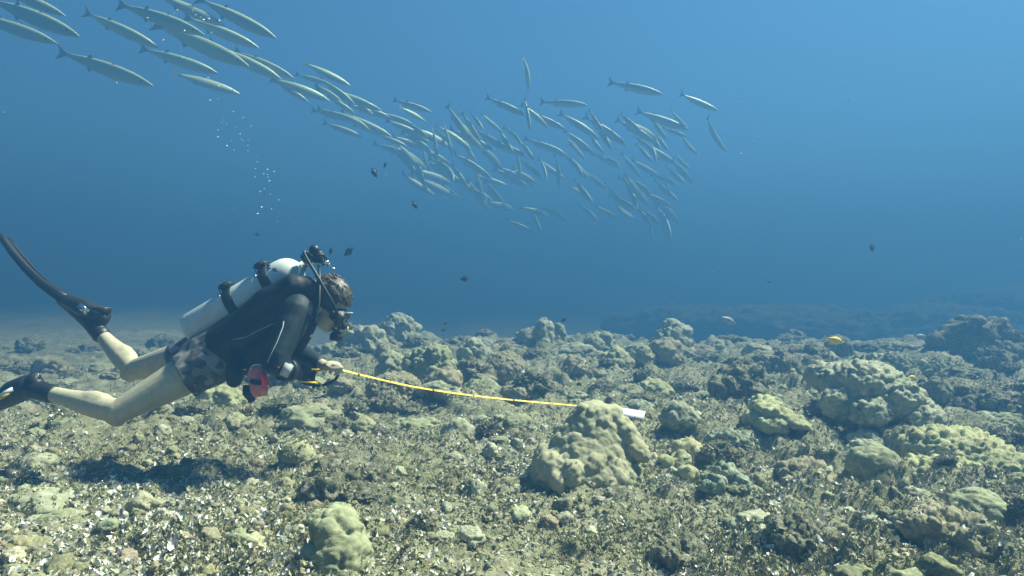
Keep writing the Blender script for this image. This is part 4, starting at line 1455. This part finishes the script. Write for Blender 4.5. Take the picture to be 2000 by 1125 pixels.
for k in range(90):       # loose tips standing off
    a, b_ = rnd.uniform(-1.35, 1.35), rnd.uniform(-0.9, 1.0)
    d = Vector((b_, math.sin(a) * math.sqrt(max(0, 1 - b_ * b_)), math.cos(a) * math.sqrt(max(0, 1 - b_ * b_))))
    p0 = Vector((d.x * 0.110 - 0.015, d.y * 0.087, d.z * 0.106 + 0.048))
    if p0.x > 0.05 and p0.z < 0.07 or p0.z < -0.03:
        continue
    back = Vector((rnd.uniform(-0.05, 0.02), rnd.uniform(-0.02, 0.02), rnd.uniform(-.01, .012)))
    hm.tube([HEAD + HR @ p0, HEAD + HR @ (p0 * 1.02 + back * 0.5), HEAD + HR @ (p0 * 1.015 + back)], [.0035, .003, .0006], 4)
hair = hm.build('hair', M_HAIR, person)

# clothing
mb = MB()
torso(mb, 0.010, 1, 7)
mb.capsule([P(600, 590, YD), P(617, 592, 3.29)], [.068, .064], 16)
arm(mb, SH_N, EL_N, WR_N, 0.013, 1.8)
arm(mb, SH_F, EL_F, WR_F, 0.012, 1.8)
jac = child('wetsuit_top', mb.remesh('wetsuit_top', 0.0065, 3), M_NEO, person)
co, no = get_co(jac.data), get_no(jac.data)
set_co(jac.data, co + no * (0.0035 * fbm(co * np.array([18, 18, 18]), 3, 4))[:, None])
sm = MB()
sm.tube([P(552, 607, 3.08), P(556, 618, 3.045), P(552, 640, 3.0), P(541, 668, 2.965), P(530, 690, 2.945), P(522, 708, 2.94)], .0028, 6)
sm.build('seam', M_SEAM, jac)
sm = MB()
sm.tube([P(613, 720, 3.35), P(622, 703, 3.27), P(633, 706, 3.25)], .003, 6)

mb = MB()
torso(mb, 0.016, 0, 3)
mb.loft([(lerp(HIP_N, KN_N, -0.30), .092), (lerp(HIP_N, KN_N, -0.2), .108), (lerp(HIP_N, KN_N, -0.05), .118), (lerp(HIP_N, KN_N, 0.12), .114), (lerp(HIP_N, KN_N, 0.26), .113)], None, 22)
mb.loft([(lerp(HIP_F, KN_F, -0.05), .112), (lerp(HIP_F, KN_F, 0.15), .108), (lerp(HIP_F, KN_F, 0.26), .104)], None, 22)
sho = child('swim_shorts', mb.remesh('swim_shorts', 0.0065, 2), M_CAMO, person)
co, no = get_co(sho.data), get_no(sho.data)
set_co(sho.data, co + no * (0.011 * fbm(co * 11, 3, 24))[:, None])

for which in (0, 1):
    mb = MB()
    if which == 0:
        mb.capsule([lerp(KN_N, AN_N, 0.95), AN_N, P(60, 757, 3.25), P(10, 780, 3.29), P(-30, 800, 3.32)], [.048, .045, .053, .046, .032], 16)
        mb.ellipsoid(P(66, 746, 3.24), (.042, .040, .042))
    else:
        mb.capsule([lerp(KN_F, AN_F, 0.95), AN_F, P(180, 628, 3.70), P(150, 604, 3.73), P(122, 586, 3.76)], [.048, .045, .053, .046, .032], 16)
        mb.ellipsoid(P(198, 622, 3.69), (.042, .040, .042))
    child('bootie', mb.remesh('bootie', 0.0065, 3), M_RUBBER, person)
mb = MB()
hand_near(mb, 0.0035)
child('glove', mb.remesh('glove', 0.0042, 1), M_RUBBER, person)


# fins
def swim_fin(pts, sidev, label, pocket, heel, tilt):
    root = empty('swim_fin', Vector(pts[0]), label, 'fin', 'swim fins of the diver')
    pts = [Vector(p_) for p_ in pts]
    sidev = Vector(sidev).normalized()
    n = len(pts)
    widths = [0.055 + (0.105 - 0.055) * min(1, i / (n - 1) * 1.6) for i in range(n)]
    # ribbed blade
    vs, fs = [], []
    cols = 9
    for i, p_ in enumerate(pts):
        t = (pts[min(i + 1, n - 1)] - pts[max(i - 1, 0)]).normalized()
        nv = t.cross(sidev).normalized()
        for lay in (1, -1):
            for j in range(cols):
                u_ = -1 + 2 * j / (cols - 1)
                rib = 0.003 * math.cos(u_ * math.pi * 3)
                tip = -0.035 * u_ * u_ if i == n - 1 else 0
                vs.append(p_ + sidev * u_ * widths[i] + nv * lay * (0.004 + rib * 0.5) + t * tip)
    for i in range(n - 1):
        for lay in (0, 1):
            for j in range(cols - 1):
                a = (i * 2 + lay) * cols + j
                b = ((i + 1) * 2 + lay) * cols + j
                fs.append((a, a + 1, b + 1, b) if lay == 0 else (a, b, b + 1, a + 1))
        for j in (0, cols - 1):
            a = i * 2 * cols + j
            fs.append((a, a + 2 * cols, a + 3 * cols, a + cols))
    for i in (0, n - 1):
        for j in range(cols - 1):
            a = i * 2 * cols + j
            fs.append((a, a + cols, a + cols + 1, a + 1))
    MB().add(vs, fs).build('blade', M_RUBBER, root)
    for sg in (-1, 1):
        MB().loft([(p_ + sidev * sg * widths[i], 0.030 - 0.017 * i / (n - 1), 0.008) for i, p_ in enumerate(pts)], sidev, 10).build('side_rail', M_RUBBER, root)
    mb = MB()
    mb.capsule(pocket, [(.050, .062), (.056, .066), (.046, .064), (.026, .060)], 18, sidev)
    po = child('foot_pocket', mb.remesh('foot_pocket', 0.007, 2), M_RUBBER, root)
    st = MB()
    a, b = Vector(pocket[1]) + sidev * 0.07, Vector(pocket[1]) - sidev * 0.07
    st.loft([(a, .004, .014), (lerp(a, Vector(heel), 0.7) + sidev * 0.02, .004, .016), (Vector(heel), .005, .018), (lerp(b, Vector(heel), 0.7) - sidev * 0.02, .004, .016), (b, .004, .014)], (0, 0.2, 1), 8)
    stp = st.build('heel_strap', M_RUBBER, root)
    bk = MB()
    bk.box(b - sidev * 0.004 + Vector((-0.012, 0, 0.004)), (0.070, 0.012, 0.034), Matrix.Rotation(tilt, 3, 'Y'), 0.25)
    bk.box(b - sidev * 0.012 + Vector((-0.004, 0, 0.002)), (0.024, 0.010, 0.014), Matrix.Rotation(tilt, 3, 'Y'), 0.3)
    bk.build('buckle', M_STEEL, stp)
    return root


swim_fin([P(140, 592, 3.75), P(112, 574, 3.78), P(84, 553, 3.81), P(58, 527, 3.84), P(34, 499, 3.87), P(17, 476, 3.90), P(8, 462, 3.92)], (-0.43, 0.90, -0.05),
         'black swim fin raised on the upper foot, its blade curving to the upper left',
         [P(196, 617, 3.70), P(170, 605, 3.71), P(145, 593, 3.74), P(120, 580, 3.77)], P(216, 606, 3.69), 0.7)
swim_fin([P(-12, 790, 3.31), P(-40, 806, 3.33), P(-72, 826, 3.36), P(-105, 850, 3.39), P(-140, 880, 3.43), P(-175, 912, 3.46)], (-0.52, 0.82, -0.12),
         'black swim fin on the lower foot, cut by the left edge',
         [P(52, 752, 3.25), P(28, 764, 3.27), P(2, 782, 3.29), P(-26, 800, 3.31)], P(78, 735, 3.23), -0.45)

near_fin = [o for o in C.objects if o.name.startswith('swim_fin')][-1]
MB().box(P(10, 768, 3.19), (0.085, 0.010, 0.022), Matrix.Rotation(-0.5, 3, 'Y'), 0.25).build('painted_glint', M_WHITE, near_fin)  # white strip stands in for the bright glint by the fin buckle
MB().box(P(7, 775, 3.185), (0.070, 0.010, 0.012), Matrix.Rotation(-0.5, 3, 'Y'), 0.25).build('painted_glint', M_YEL, near_fin)  # yellow strip adds the warm part of that reflection as plain colour
MB().box(P(70, 731, 3.19), (0.030, 0.010, 0.008), None, 0.25).build('strap_tab', M_STEEL, near_fin)

# tank
T0, T1 = P(373, 649, 3.33), P(601, 515, 3.30)
ax = (T1 - T0).normalized()
TL = (T1 - T0).length
tank = empty('scuba_tank', T0, 'pale grey scuba tank with two black bands on the diver back', 'tank')
pr = [(0, .060), (.004, .078), (.014, .088), (.03, .0915), (.60 * TL, .0915)]
Lb = TL - 0.135
pr = [(0, .055), (.004, .076), (.014, .087), (.03, .0915), (Lb * .5, .0915), (Lb, .0915), (Lb + .03, .088), (Lb + .058, .077), (Lb + .078, .060), (Lb + .092, .040), (Lb + .10, .027), (Lb + .115, .025)]
MB().lathe(pr, T0, ax, 40).build('cylinder', M_TANK, tank)
perp = (Vector((0, 0, 1)) - ax * ax.z).normalized()
lat_ = ax.cross(perp).normalized()


def tpt(t, ang, r):
    """a point on the tank: along the axis, angle from the top towards the viewer"""
    s_ = lat_ if lat_.y < 0 else -lat_
    return T0 + ax * t + (perp * math.cos(ang) + s_ * math.sin(ang)) * r


for t in (0.40, 0.70):
    tt = t * TL - 0.02
    bm_ = MB()
    bm_.lathe([(0, .0925), (.002, .096), (.048, .096), (.05, .0925)], T0 + ax * tt, ax, 40)
    band = bm_.build('band', M_NYLON, tank)
    Rb = Matrix((ax, ax.cross(perp), perp)).transposed()
    MB().box(tpt(tt + 0.025, 0.15, 0.108), (0.062, 0.075, 0.028), Rb, 0.3).build('cam_buckle', M_RUBBER, band)
    MB().box(tpt(tt - 0.004, 0.75, 0.0985), (0.006, 0.075, 0.004), Matrix((ax, (tpt(tt, .8, .1) - tpt(tt, .7, .1)).normalized(), (tpt(tt, .75, .11) - tpt(tt, .75, .1)).normalized())).transposed(), 0.3).build('band_edge', M_STEEL, band)
# hand-painted marks on the shoulder
M_INK = mat_plain('black_marker', (0.02, 0.02, 0.025), 0.6)
for k, (t0_, a0, strokes) in enumerate([(Lb - 0.035, 0.45, [((0, 0), (.02, .10)), ((.0, .12), (.022, .20)), ((.022, .06), (.002, .26)), ((.004, .3), (.024, .42))]),
                                        (Lb - 0.005, 1.02, [((0, 0), (.018, .12)), ((.02, .05), (.0, .16)), ((.006, .2), (.022, .28))])]):
    mk = MB()
    for (a_, b_) in strokes:
        pts = []
        for q in range(4):
            tt = t0_ + lerp(a_[0], b_[0], q / 3)
            rr = np.interp(tt, [x[0] for x in pr], [x[1] for x in pr])
            pts.append(tpt(tt, a0 + lerp(a_[1], b_[1], q / 3), rr + 0.0006))
        mk.tube(pts, .0026, 6)
    mk.build('marking', M_INK, tank)
vb = MB()
N0 = T0 + ax * (Lb + 0.112)
vb.lathe([(0, .020), (.03, .020), (.034, .016), (.06, .016), (.064, .012)], N0, ax, 18)
vb.build('valve', M_STEEL, tank)
kn = MB()
kc = N0 + ax * 0.02 + Vector((0, -0.02, 0.02))
kn.lathe([(0, .010), (.006, .018), (.010, .022), (.032, .022), (.036, .018)], kc, Vector((0.1, -0.8, 0.45)), 14)
kn.build('valve_knob', M_RUBBER, tank)

# regulator
reg = empty('regulator', N0 + ax * 0.05, 'black breathing regulator on the tank valve with hose to the diver mouth', 'regulator')
F0 = P(619, 512, 3.29)
fs_ = MB()
fs_.lathe([(0, .018), (.006, .026), (.035, .027), (.04, .022), (.055, .022), (.06, .015)], F0, Vector((0.25, -0.2, 0.95)), 20)
fs_.ellipsoid(P(614, 488, 3.27), (.026, .026, .026))
fs_.build('first_stage', M_RUBBER, reg)
yk = MB()
yk.tube([P(606, 512, 3.24), P(618, 498, 3.22), P(631, 497, 3.24), P(637, 506, 3.27), P(634, 516, 3.29)], .0075, 8)
yk.build('yoke', M_RUBBER, reg)
sb = MB()
sb.box(P(634, 514, 3.26), (0.040, 0.03, 0.022), Matrix.Rotation(-0.4, 3, 'Y'), 0.3)
sb.box(P(642, 517, 3.27), (0.020, 0.025, 0.018), Matrix.Rotation(0.6, 3, 'Y'), 0.3)
sb.build('fitting', M_STEEL, reg)


def smooth_path(pts, n=6):
    pts = [Vector(p_) for p_ in pts]
    out = []
    for i in range(len(pts) - 1):
        p0, p1, p2, p3 = pts[max(i - 1, 0)], pts[i], pts[i + 1], pts[min(i + 2, len(pts) - 1)]
        for k in range(n):
            t = k / n
            out.append(0.5 * ((2 * p1) + (p2 - p0) * t + (2 * p0 - 5 * p1 + 4 * p2 - p3) * t * t + (3 * p1 - p0 - 3 * p2 + p3) * t ** 3))
    out.append(pts[-1])
    return out


MB().tube(smooth_path([P(616, 512, 3.27), P(600, 494, 3.24), P(594, 494, 3.22), P(604, 513, 3.19), P(618, 536, 3.165), P(634, 564, 3.155), P(650, 592, 3.16), P(660, 618, 3.18), P(664, 640, 3.25)]), .0075, 8).build('hose', M_RUBBER, reg)
MB().tube(smooth_path([P(622, 518, 3.27), P(624, 535, 3.2), P(624, 565, 3.14), P(622, 600, 3.10), P(612, 632, 3.08), P(602, 655, 3.10), P(590, 672, 3.15)]), .0065, 8).build('hose', M_RUBBER, reg)
sc_ = MB()
M0 = hd_(0.105, 0, -0.066)
sc_.lathe([(0, .012), (.012, .014), (.018, .026), (.030, .032), (.048, .033), (.056, .026), (.058, .010)], M0, (hf * 0.55 - hu * 0.85).normalized(), 22)
sc_.capsule([M0 + hl * -0.03, M0 + hl * 0.03], [.014, .014], 12)
sst = sc_.build('second_stage', M_RUBBER, reg)
MB().tube([P(667, 653, 3.24), P(674, 649, 3.235), P(679, 643, 3.235), P(680, 638, 3.24)], [.003, .005, .0045, .0025], 8).build('exhaust_lip', M_YEL, sst)
MB().box(P(656, 640, 3.235), (0.022, 0.012, 0.012), Matrix.Rotation(0.5, 3, 'Y'), 0.3).build('mouthpiece_clip', M_YEL, sst)

# mask
mask = empty('dive_mask', hd_(0.1, 0, 0.0), 'black dive mask on the diver face', 'mask')
mk = MB()
mk.loft([(hd_(0.052, 0, 0.002), .044, .072), (hd_(0.080, 0, 0.0), .042, .078), (hd_(0.108, 0, -0.002), .040, .078), (hd_(0.116, 0, -0.003), .034, .072)], hl, 28)
mk.capsule([hd_(0.09, 0, -0.02), hd_(0.125, 0, -0.036)], [.020, .018], 12)
mk.build('skirt', M_RUBBER, mask)
for sg in (-1, 1):
    ml = MB()
    ml.lathe([(0, .027), (.004, .027), (.005, .022)], hd_(0.1155, sg * 0.036, 0.0), hf, 20)
    ml.build('lens', M_GLASS, mask)
ms = MB()
ring = []
for k in range(29):
    a = math.radians(-128 + 256 * k / 28)
    ring.append((hd_(-0.015 - 0.112 * math.cos(a), 0.092 * math.sin(a), 0.012 + 0.012 * math.cos(a)), .0022, .011))
ms.loft(ring, hu, 8)
ms.build('strap', M_RUBBER, mask)
MB().box(hd_(0.062, -0.088, 0.006), (0.022, 0.012, 0.026), HR, 0.3).build('strap_buckle', M_RUBBER, mask)
MB().tube([hd_(0.108, -0.055, 0.036), hd_(0.122, -0.03, 0.046), hd_(0.126, 0.0, 0.047)], .004, 6).build('frame_trim', M_SEAM, mask)

# buoyancy vest
vest = empty('buoyancy_vest', P(500, 640, YD), 'black buoyancy vest strapped round the diver torso', 'vest')
mb = MB()
mb.loft([(P(428, 690, YD), .120, .172), (P(452, 676, YD), .134, .180), (P(500, 646, YD), .140, .186), (P(552, 612, YD), .148, .192), (P(590, 584, YD), .130, .182), (P(614, 566, YD), .09, .15), (P(624, 560, YD), .05, .10)], SIDE, 26)
mb.capsule([P(425, 668, 3.20), P(470, 628, 3.175), P(520, 588, 3.165), P(575, 560, 3.165), P(612, 560, 3.19)], [.035, .052, .062, .064, .045], 14)
mb.capsule([P(425, 668, 3.42), P(470, 628, 3.44), P(520, 588, 3.44), P(575, 560, 3.44), P(612, 560, 3.42)], [.035, .052, .062, .064, .045], 14)
mb.capsule([P(470, 715, 3.18), P(505, 690, 3.15), P(545, 655, 3.14)], [.055, .055, .05], 14)
vme = mb.remesh('vest', 0.008, 4)
co, no = get_co(vme), get_no(vme)
set_co(vme, co + no * (0.007 * fbm(co * 9, 3, 74) + 0.003 * fbm(co * 30, 2, 75))[:, None])
child('vest_shell', vme, M_NYLON, vest)


def on_vest(px, py):
    """nearest depth of the vest surface under a pixel"""
    c = get_co(vme)
    qx = CX + c[:, 0] / c[:, 1] * FPX
    qy = CY - (c[:, 2] - CAMZ) / c[:, 1] * FPX
    d = (qx - px) ** 2 + (qy - py) ** 2
    near = d < 40
    return c[near, 1].min() if near.any() else 3.12


def vest_line(pts, r, nm, mat):
    q = smooth_path([Vector((a, b, 0)) for a, b in pts], 5)
    MB().tube([P(v_.x, v_.y, on_vest(v_.x, v_.y) - 0.002) for v_ in q], r, 6).build(nm, mat, vest)


vest_line([(455, 663), (480, 658), (505, 645), (530, 634), (560, 620)], .0028, 'piping', M_SEAM)
vest_line([(545, 620), (565, 609), (592, 604)], .0030, 'piping', M_SEAM)
vest_line([(565, 600), (580, 592), (590, 584)], .0022, 'piping', M_SEAM)
for (px, py) in ((612, 640), (607, 655)):
    MB().box(P(px, py, 3.10), (0.022, 0.008, 0.014), Matrix.Rotation(-0.7, 3, 'Y'), 0.3).build('strap_slider', M_STEEL, vest)
MB().loft([(P(606, 600, 3.10), .003, .02), (P(612, 632, 3.075), .003, .02), (P(600, 660, 3.10), .003, .02), (P(582, 690, 3.15), .003, .02)], (0.7, 0.2, 0.3), 8).build('shoulder_strap', M_NYLON, vest)
pk = MB()
pk.capsule([P(462, 705, 3.13), P(460, 725, 3.12), P(458, 742, 3.13)], [(.040, .046), (.046, .05), (.036, .044)], 16, SIDE)
child('pocket', pk.remesh('pocket', 0.007, 3), M_NYLON, vest)
MB().loft([(P(487, 752, 3.09), .006, .030), (P(486, 768, 3.085), .006, .030), (P(493, 784, 3.08), .005, .014)], (1, 0, -0.2), 12).build('strap_end', M_NYLON, vest)
MB().box(P(478, 722, 3.07), (0.018, 0.008, 0.006), None, 0.3).build('strap_slider', M_STEEL, vest)

# red marker pouch clipped to the vest
mp_ = empty('marker_pouch', P(505, 745, 3.05), 'faded red rolled marker buoy pouch hanging under the diver chest', 'pouch')
rm = MB()
rm.loft([(P(500, 716, 3.06), .014, .030), (P(501, 726, 3.055), .022, .042), (P(504, 745, 3.05), .022, .043), (P(507, 763, 3.05), .021, .040), (P(509, 774, 3.055), .012, .032)], (1, 0, 0.1), 18)
rme = rm.remesh('pouch', 0.005, 2)
co, no = get_co(rme), get_no(rme)
set_co(rme, co + no * (0.004 * fbm(co * 22, 3, 5))[:, None])
child('pouch_body', rme, M_PINK, mp_)
MB().loft([(P(488, 743, 3.025), .010, .003), (P(495, 747, 3.018), .011, .003), (P(506, 748, 3.016), .011, .003), (P(517, 745, 3.022), .010, .003), (P(522, 742, 3.04), .010, .003)], (0, 1, 0), 8).build('strap', M_NYLON, mp_)
MB().lathe([(0, .010), (.003, .0145), (.055, .0145), (.058, .011), (.066, .010), (.068, .006)], P(520, 754, 2.995), Vector((-0.25, -0.05, 0.95)), 18).build('light_stick', M_RED, mp_)
MB().tube(smooth_path([P(488, 722, 3.03), P(494, 714, 3.03), P(506, 712, 3.03), P(511, 716, 3.03)]), .0025, 6).build('clip', M_STEEL, mp_)

# wrist computer
wc = empty('wrist_computer', P(562, 724, 3.05), 'wrist dive computer with pale square screen on the near arm', 'computer')
wd = (WR_N - EL_N).normalized()
c0 = P(560, 723, 3.06)
MB().loft([(c0 - wd * 0.020, .052), (c0 - wd * 0.018, .056), (c0 + wd * 0.018, .054), (c0 + wd * 0.020, .050)], None, 22).build('strap', M_RUBBER, wc)
Rw = Matrix.Rotation(0.42, 3, 'Y') @ Matrix.Rotation(-0.12, 3, 'X')
MB().box(P(559, 724, 2.985), (0.056, 0.022, 0.078), Rw, 0.25).build('housing', M_RUBBER, wc)
MB().box(P(559.5, 723, 2.971), (0.040, 0.006, 0.060), Rw, 0.2).build('screen', M_SCREEN, wc)
MB().ellipsoid(P(544, 718, 2.955), (.004, .003, .004)).build('button', M_RED, wc)

# tape reel in the gloved hand
rl = empty('tape_reel', P(615, 745, 3.28), 'dark open-frame tape reel held in the gloved hand', 'reel')
MB().tube(smooth_path([P(584, 744, 3.24), P(598, 750, 3.25), P(620, 753, 3.27), P(640, 750, 3.29), P(655, 741, 3.30), P(661, 731, 3.30)]), .0075, 8).build('frame', M_RUBBER, rl)
MB().tube(smooth_path([P(617, 722, 3.28), P(613, 735, 3.27), P(612, 748, 3.27), P(613, 759, 3.27)]), .008, 8).build('handle', M_RUBBER, rl)
MB().lathe([(0, .010), (.004, .030), (.007, .030), (.010, .018), (.030, .018), (.033, .030), (.036, .030), (.040, .010)], P(590, 738, 3.24), Vector((0.2, 1, 0.1)), 20).build('spool', M_RUBBER, rl)


def ribbon(pts, w, th, up):
    q = smooth_path(pts, 8)
    return MB().loft([(p_, th, w) for p_ in q], up, 8)


M_TAPE = mat_plain('yellow_tape', (0.95, 0.60, 0.015), 0.35, var=0.06)
tape = empty('measuring_tape', P(590, 722, 3.27), 'long yellow measuring tape running from the diver hand to the white slate', 'tape')
ribbon([P(586, 722, 3.26), P(620, 721.5, 3.27), P(648, 721, 3.28), P(668, 723, 3.30), P(720, 736, 3.40), P(800, 754, 3.56), P(880, 767, 3.74), P(960, 777, 3.92), P(1040, 785, 4.10), P(1110, 791, 4.26), P(1160, 796, 4.38), P(1205, 803, 4.47)],
       .0062, .0008, (0.0, 0.80, 0.6)).build('ribbon', M_TAPE, tape)
ribbon([P(583, 745, 3.20), P(600, 746, 3.21), P(622, 748, 3.22), P(630, 755, 3.22), P(637, 763, 3.22)], .0062, .0008, (0.0, 0.8, 0.6)).build('loose_end', M_TAPE, tape)

for k, (px, py, yy) in enumerate([(700, 731.5, 3.36), (727, 737.8, 3.415), (762, 746, 3.485), (806, 755, 3.573), (846, 762, 3.662), (884, 767.6, 3.749), (925, 773, 3.84), (966, 777.7, 3.933), (1003, 781.6, 4.017), (1040, 785, 4.10), (1078, 788.4, 4.187)]):
    if k % 2:
        continue
    MB().box(P(px, py, yy - 0.0022), (0.008 if k % 4 else 0.014, 0.0025, 0.008), Matrix.Rotation(0.2, 3, 'Y'), 0.2).build('tick_mark', M_INK, tape)

# white slate at the end of the tape, lying on the rubble
sy = 4.4
for _ in range(6):
    sx_ = (1218 - CX) / FPX * sy
    sz_ = max(gz(sx_ + dx_, sy + dy_) for dx_ in (-.1, 0, .1) for dy_ in (-.06, 0, .06)) + 0.024
    sy = (CAMZ - sz_) * FPX / (806 - CY)
sl = empty('white_slate', (sx_, sy, sz_), 'bright white plastic slate lying behind the hill-shaped coral', 'slate')
Rs = Matrix.Rotation(-0.30, 3, 'Z') @ Matrix.Rotation(0.09, 3, 'Y') @ Matrix.Rotation(0.26, 3, 'X')
SC = Vector((sx_, sy, sz_))
MB().box(SC, (0.26, 0.10, 0.015), Rs, 0.06).build('board', M_WHITE, sl)
MB().box(SC + Rs @ Vector((0.134, 0.02, 0.0)), (0.010, 0.03, 0.012), Rs, 0.3).build('clip', M_RUBBER, sl)

# things that would share a label are told apart by their order from the left
same = {}
for o in C.objects:
    if o.parent is None and o.get('label') and not o.name.startswith(('bubble', 'haze')) and o.get('kind') is None:
        same.setdefault(o['label'], []).append(o)
ORD = ['leftmost', 'second from left', 'third from left', 'fourth from left', 'fifth from left', 'sixth from left', 'seventh from left', 'eighth from left']
for lab, obs in same.items():
    if len(obs) > 1:
        obs.sort(key=lambda o: o.location.x / o.location.y)
        for k, o in enumerate(obs):
            o['label'] = lab + ', ' + ('rightmost' if k == len(obs) - 1 else ORD[min(k, 7)])
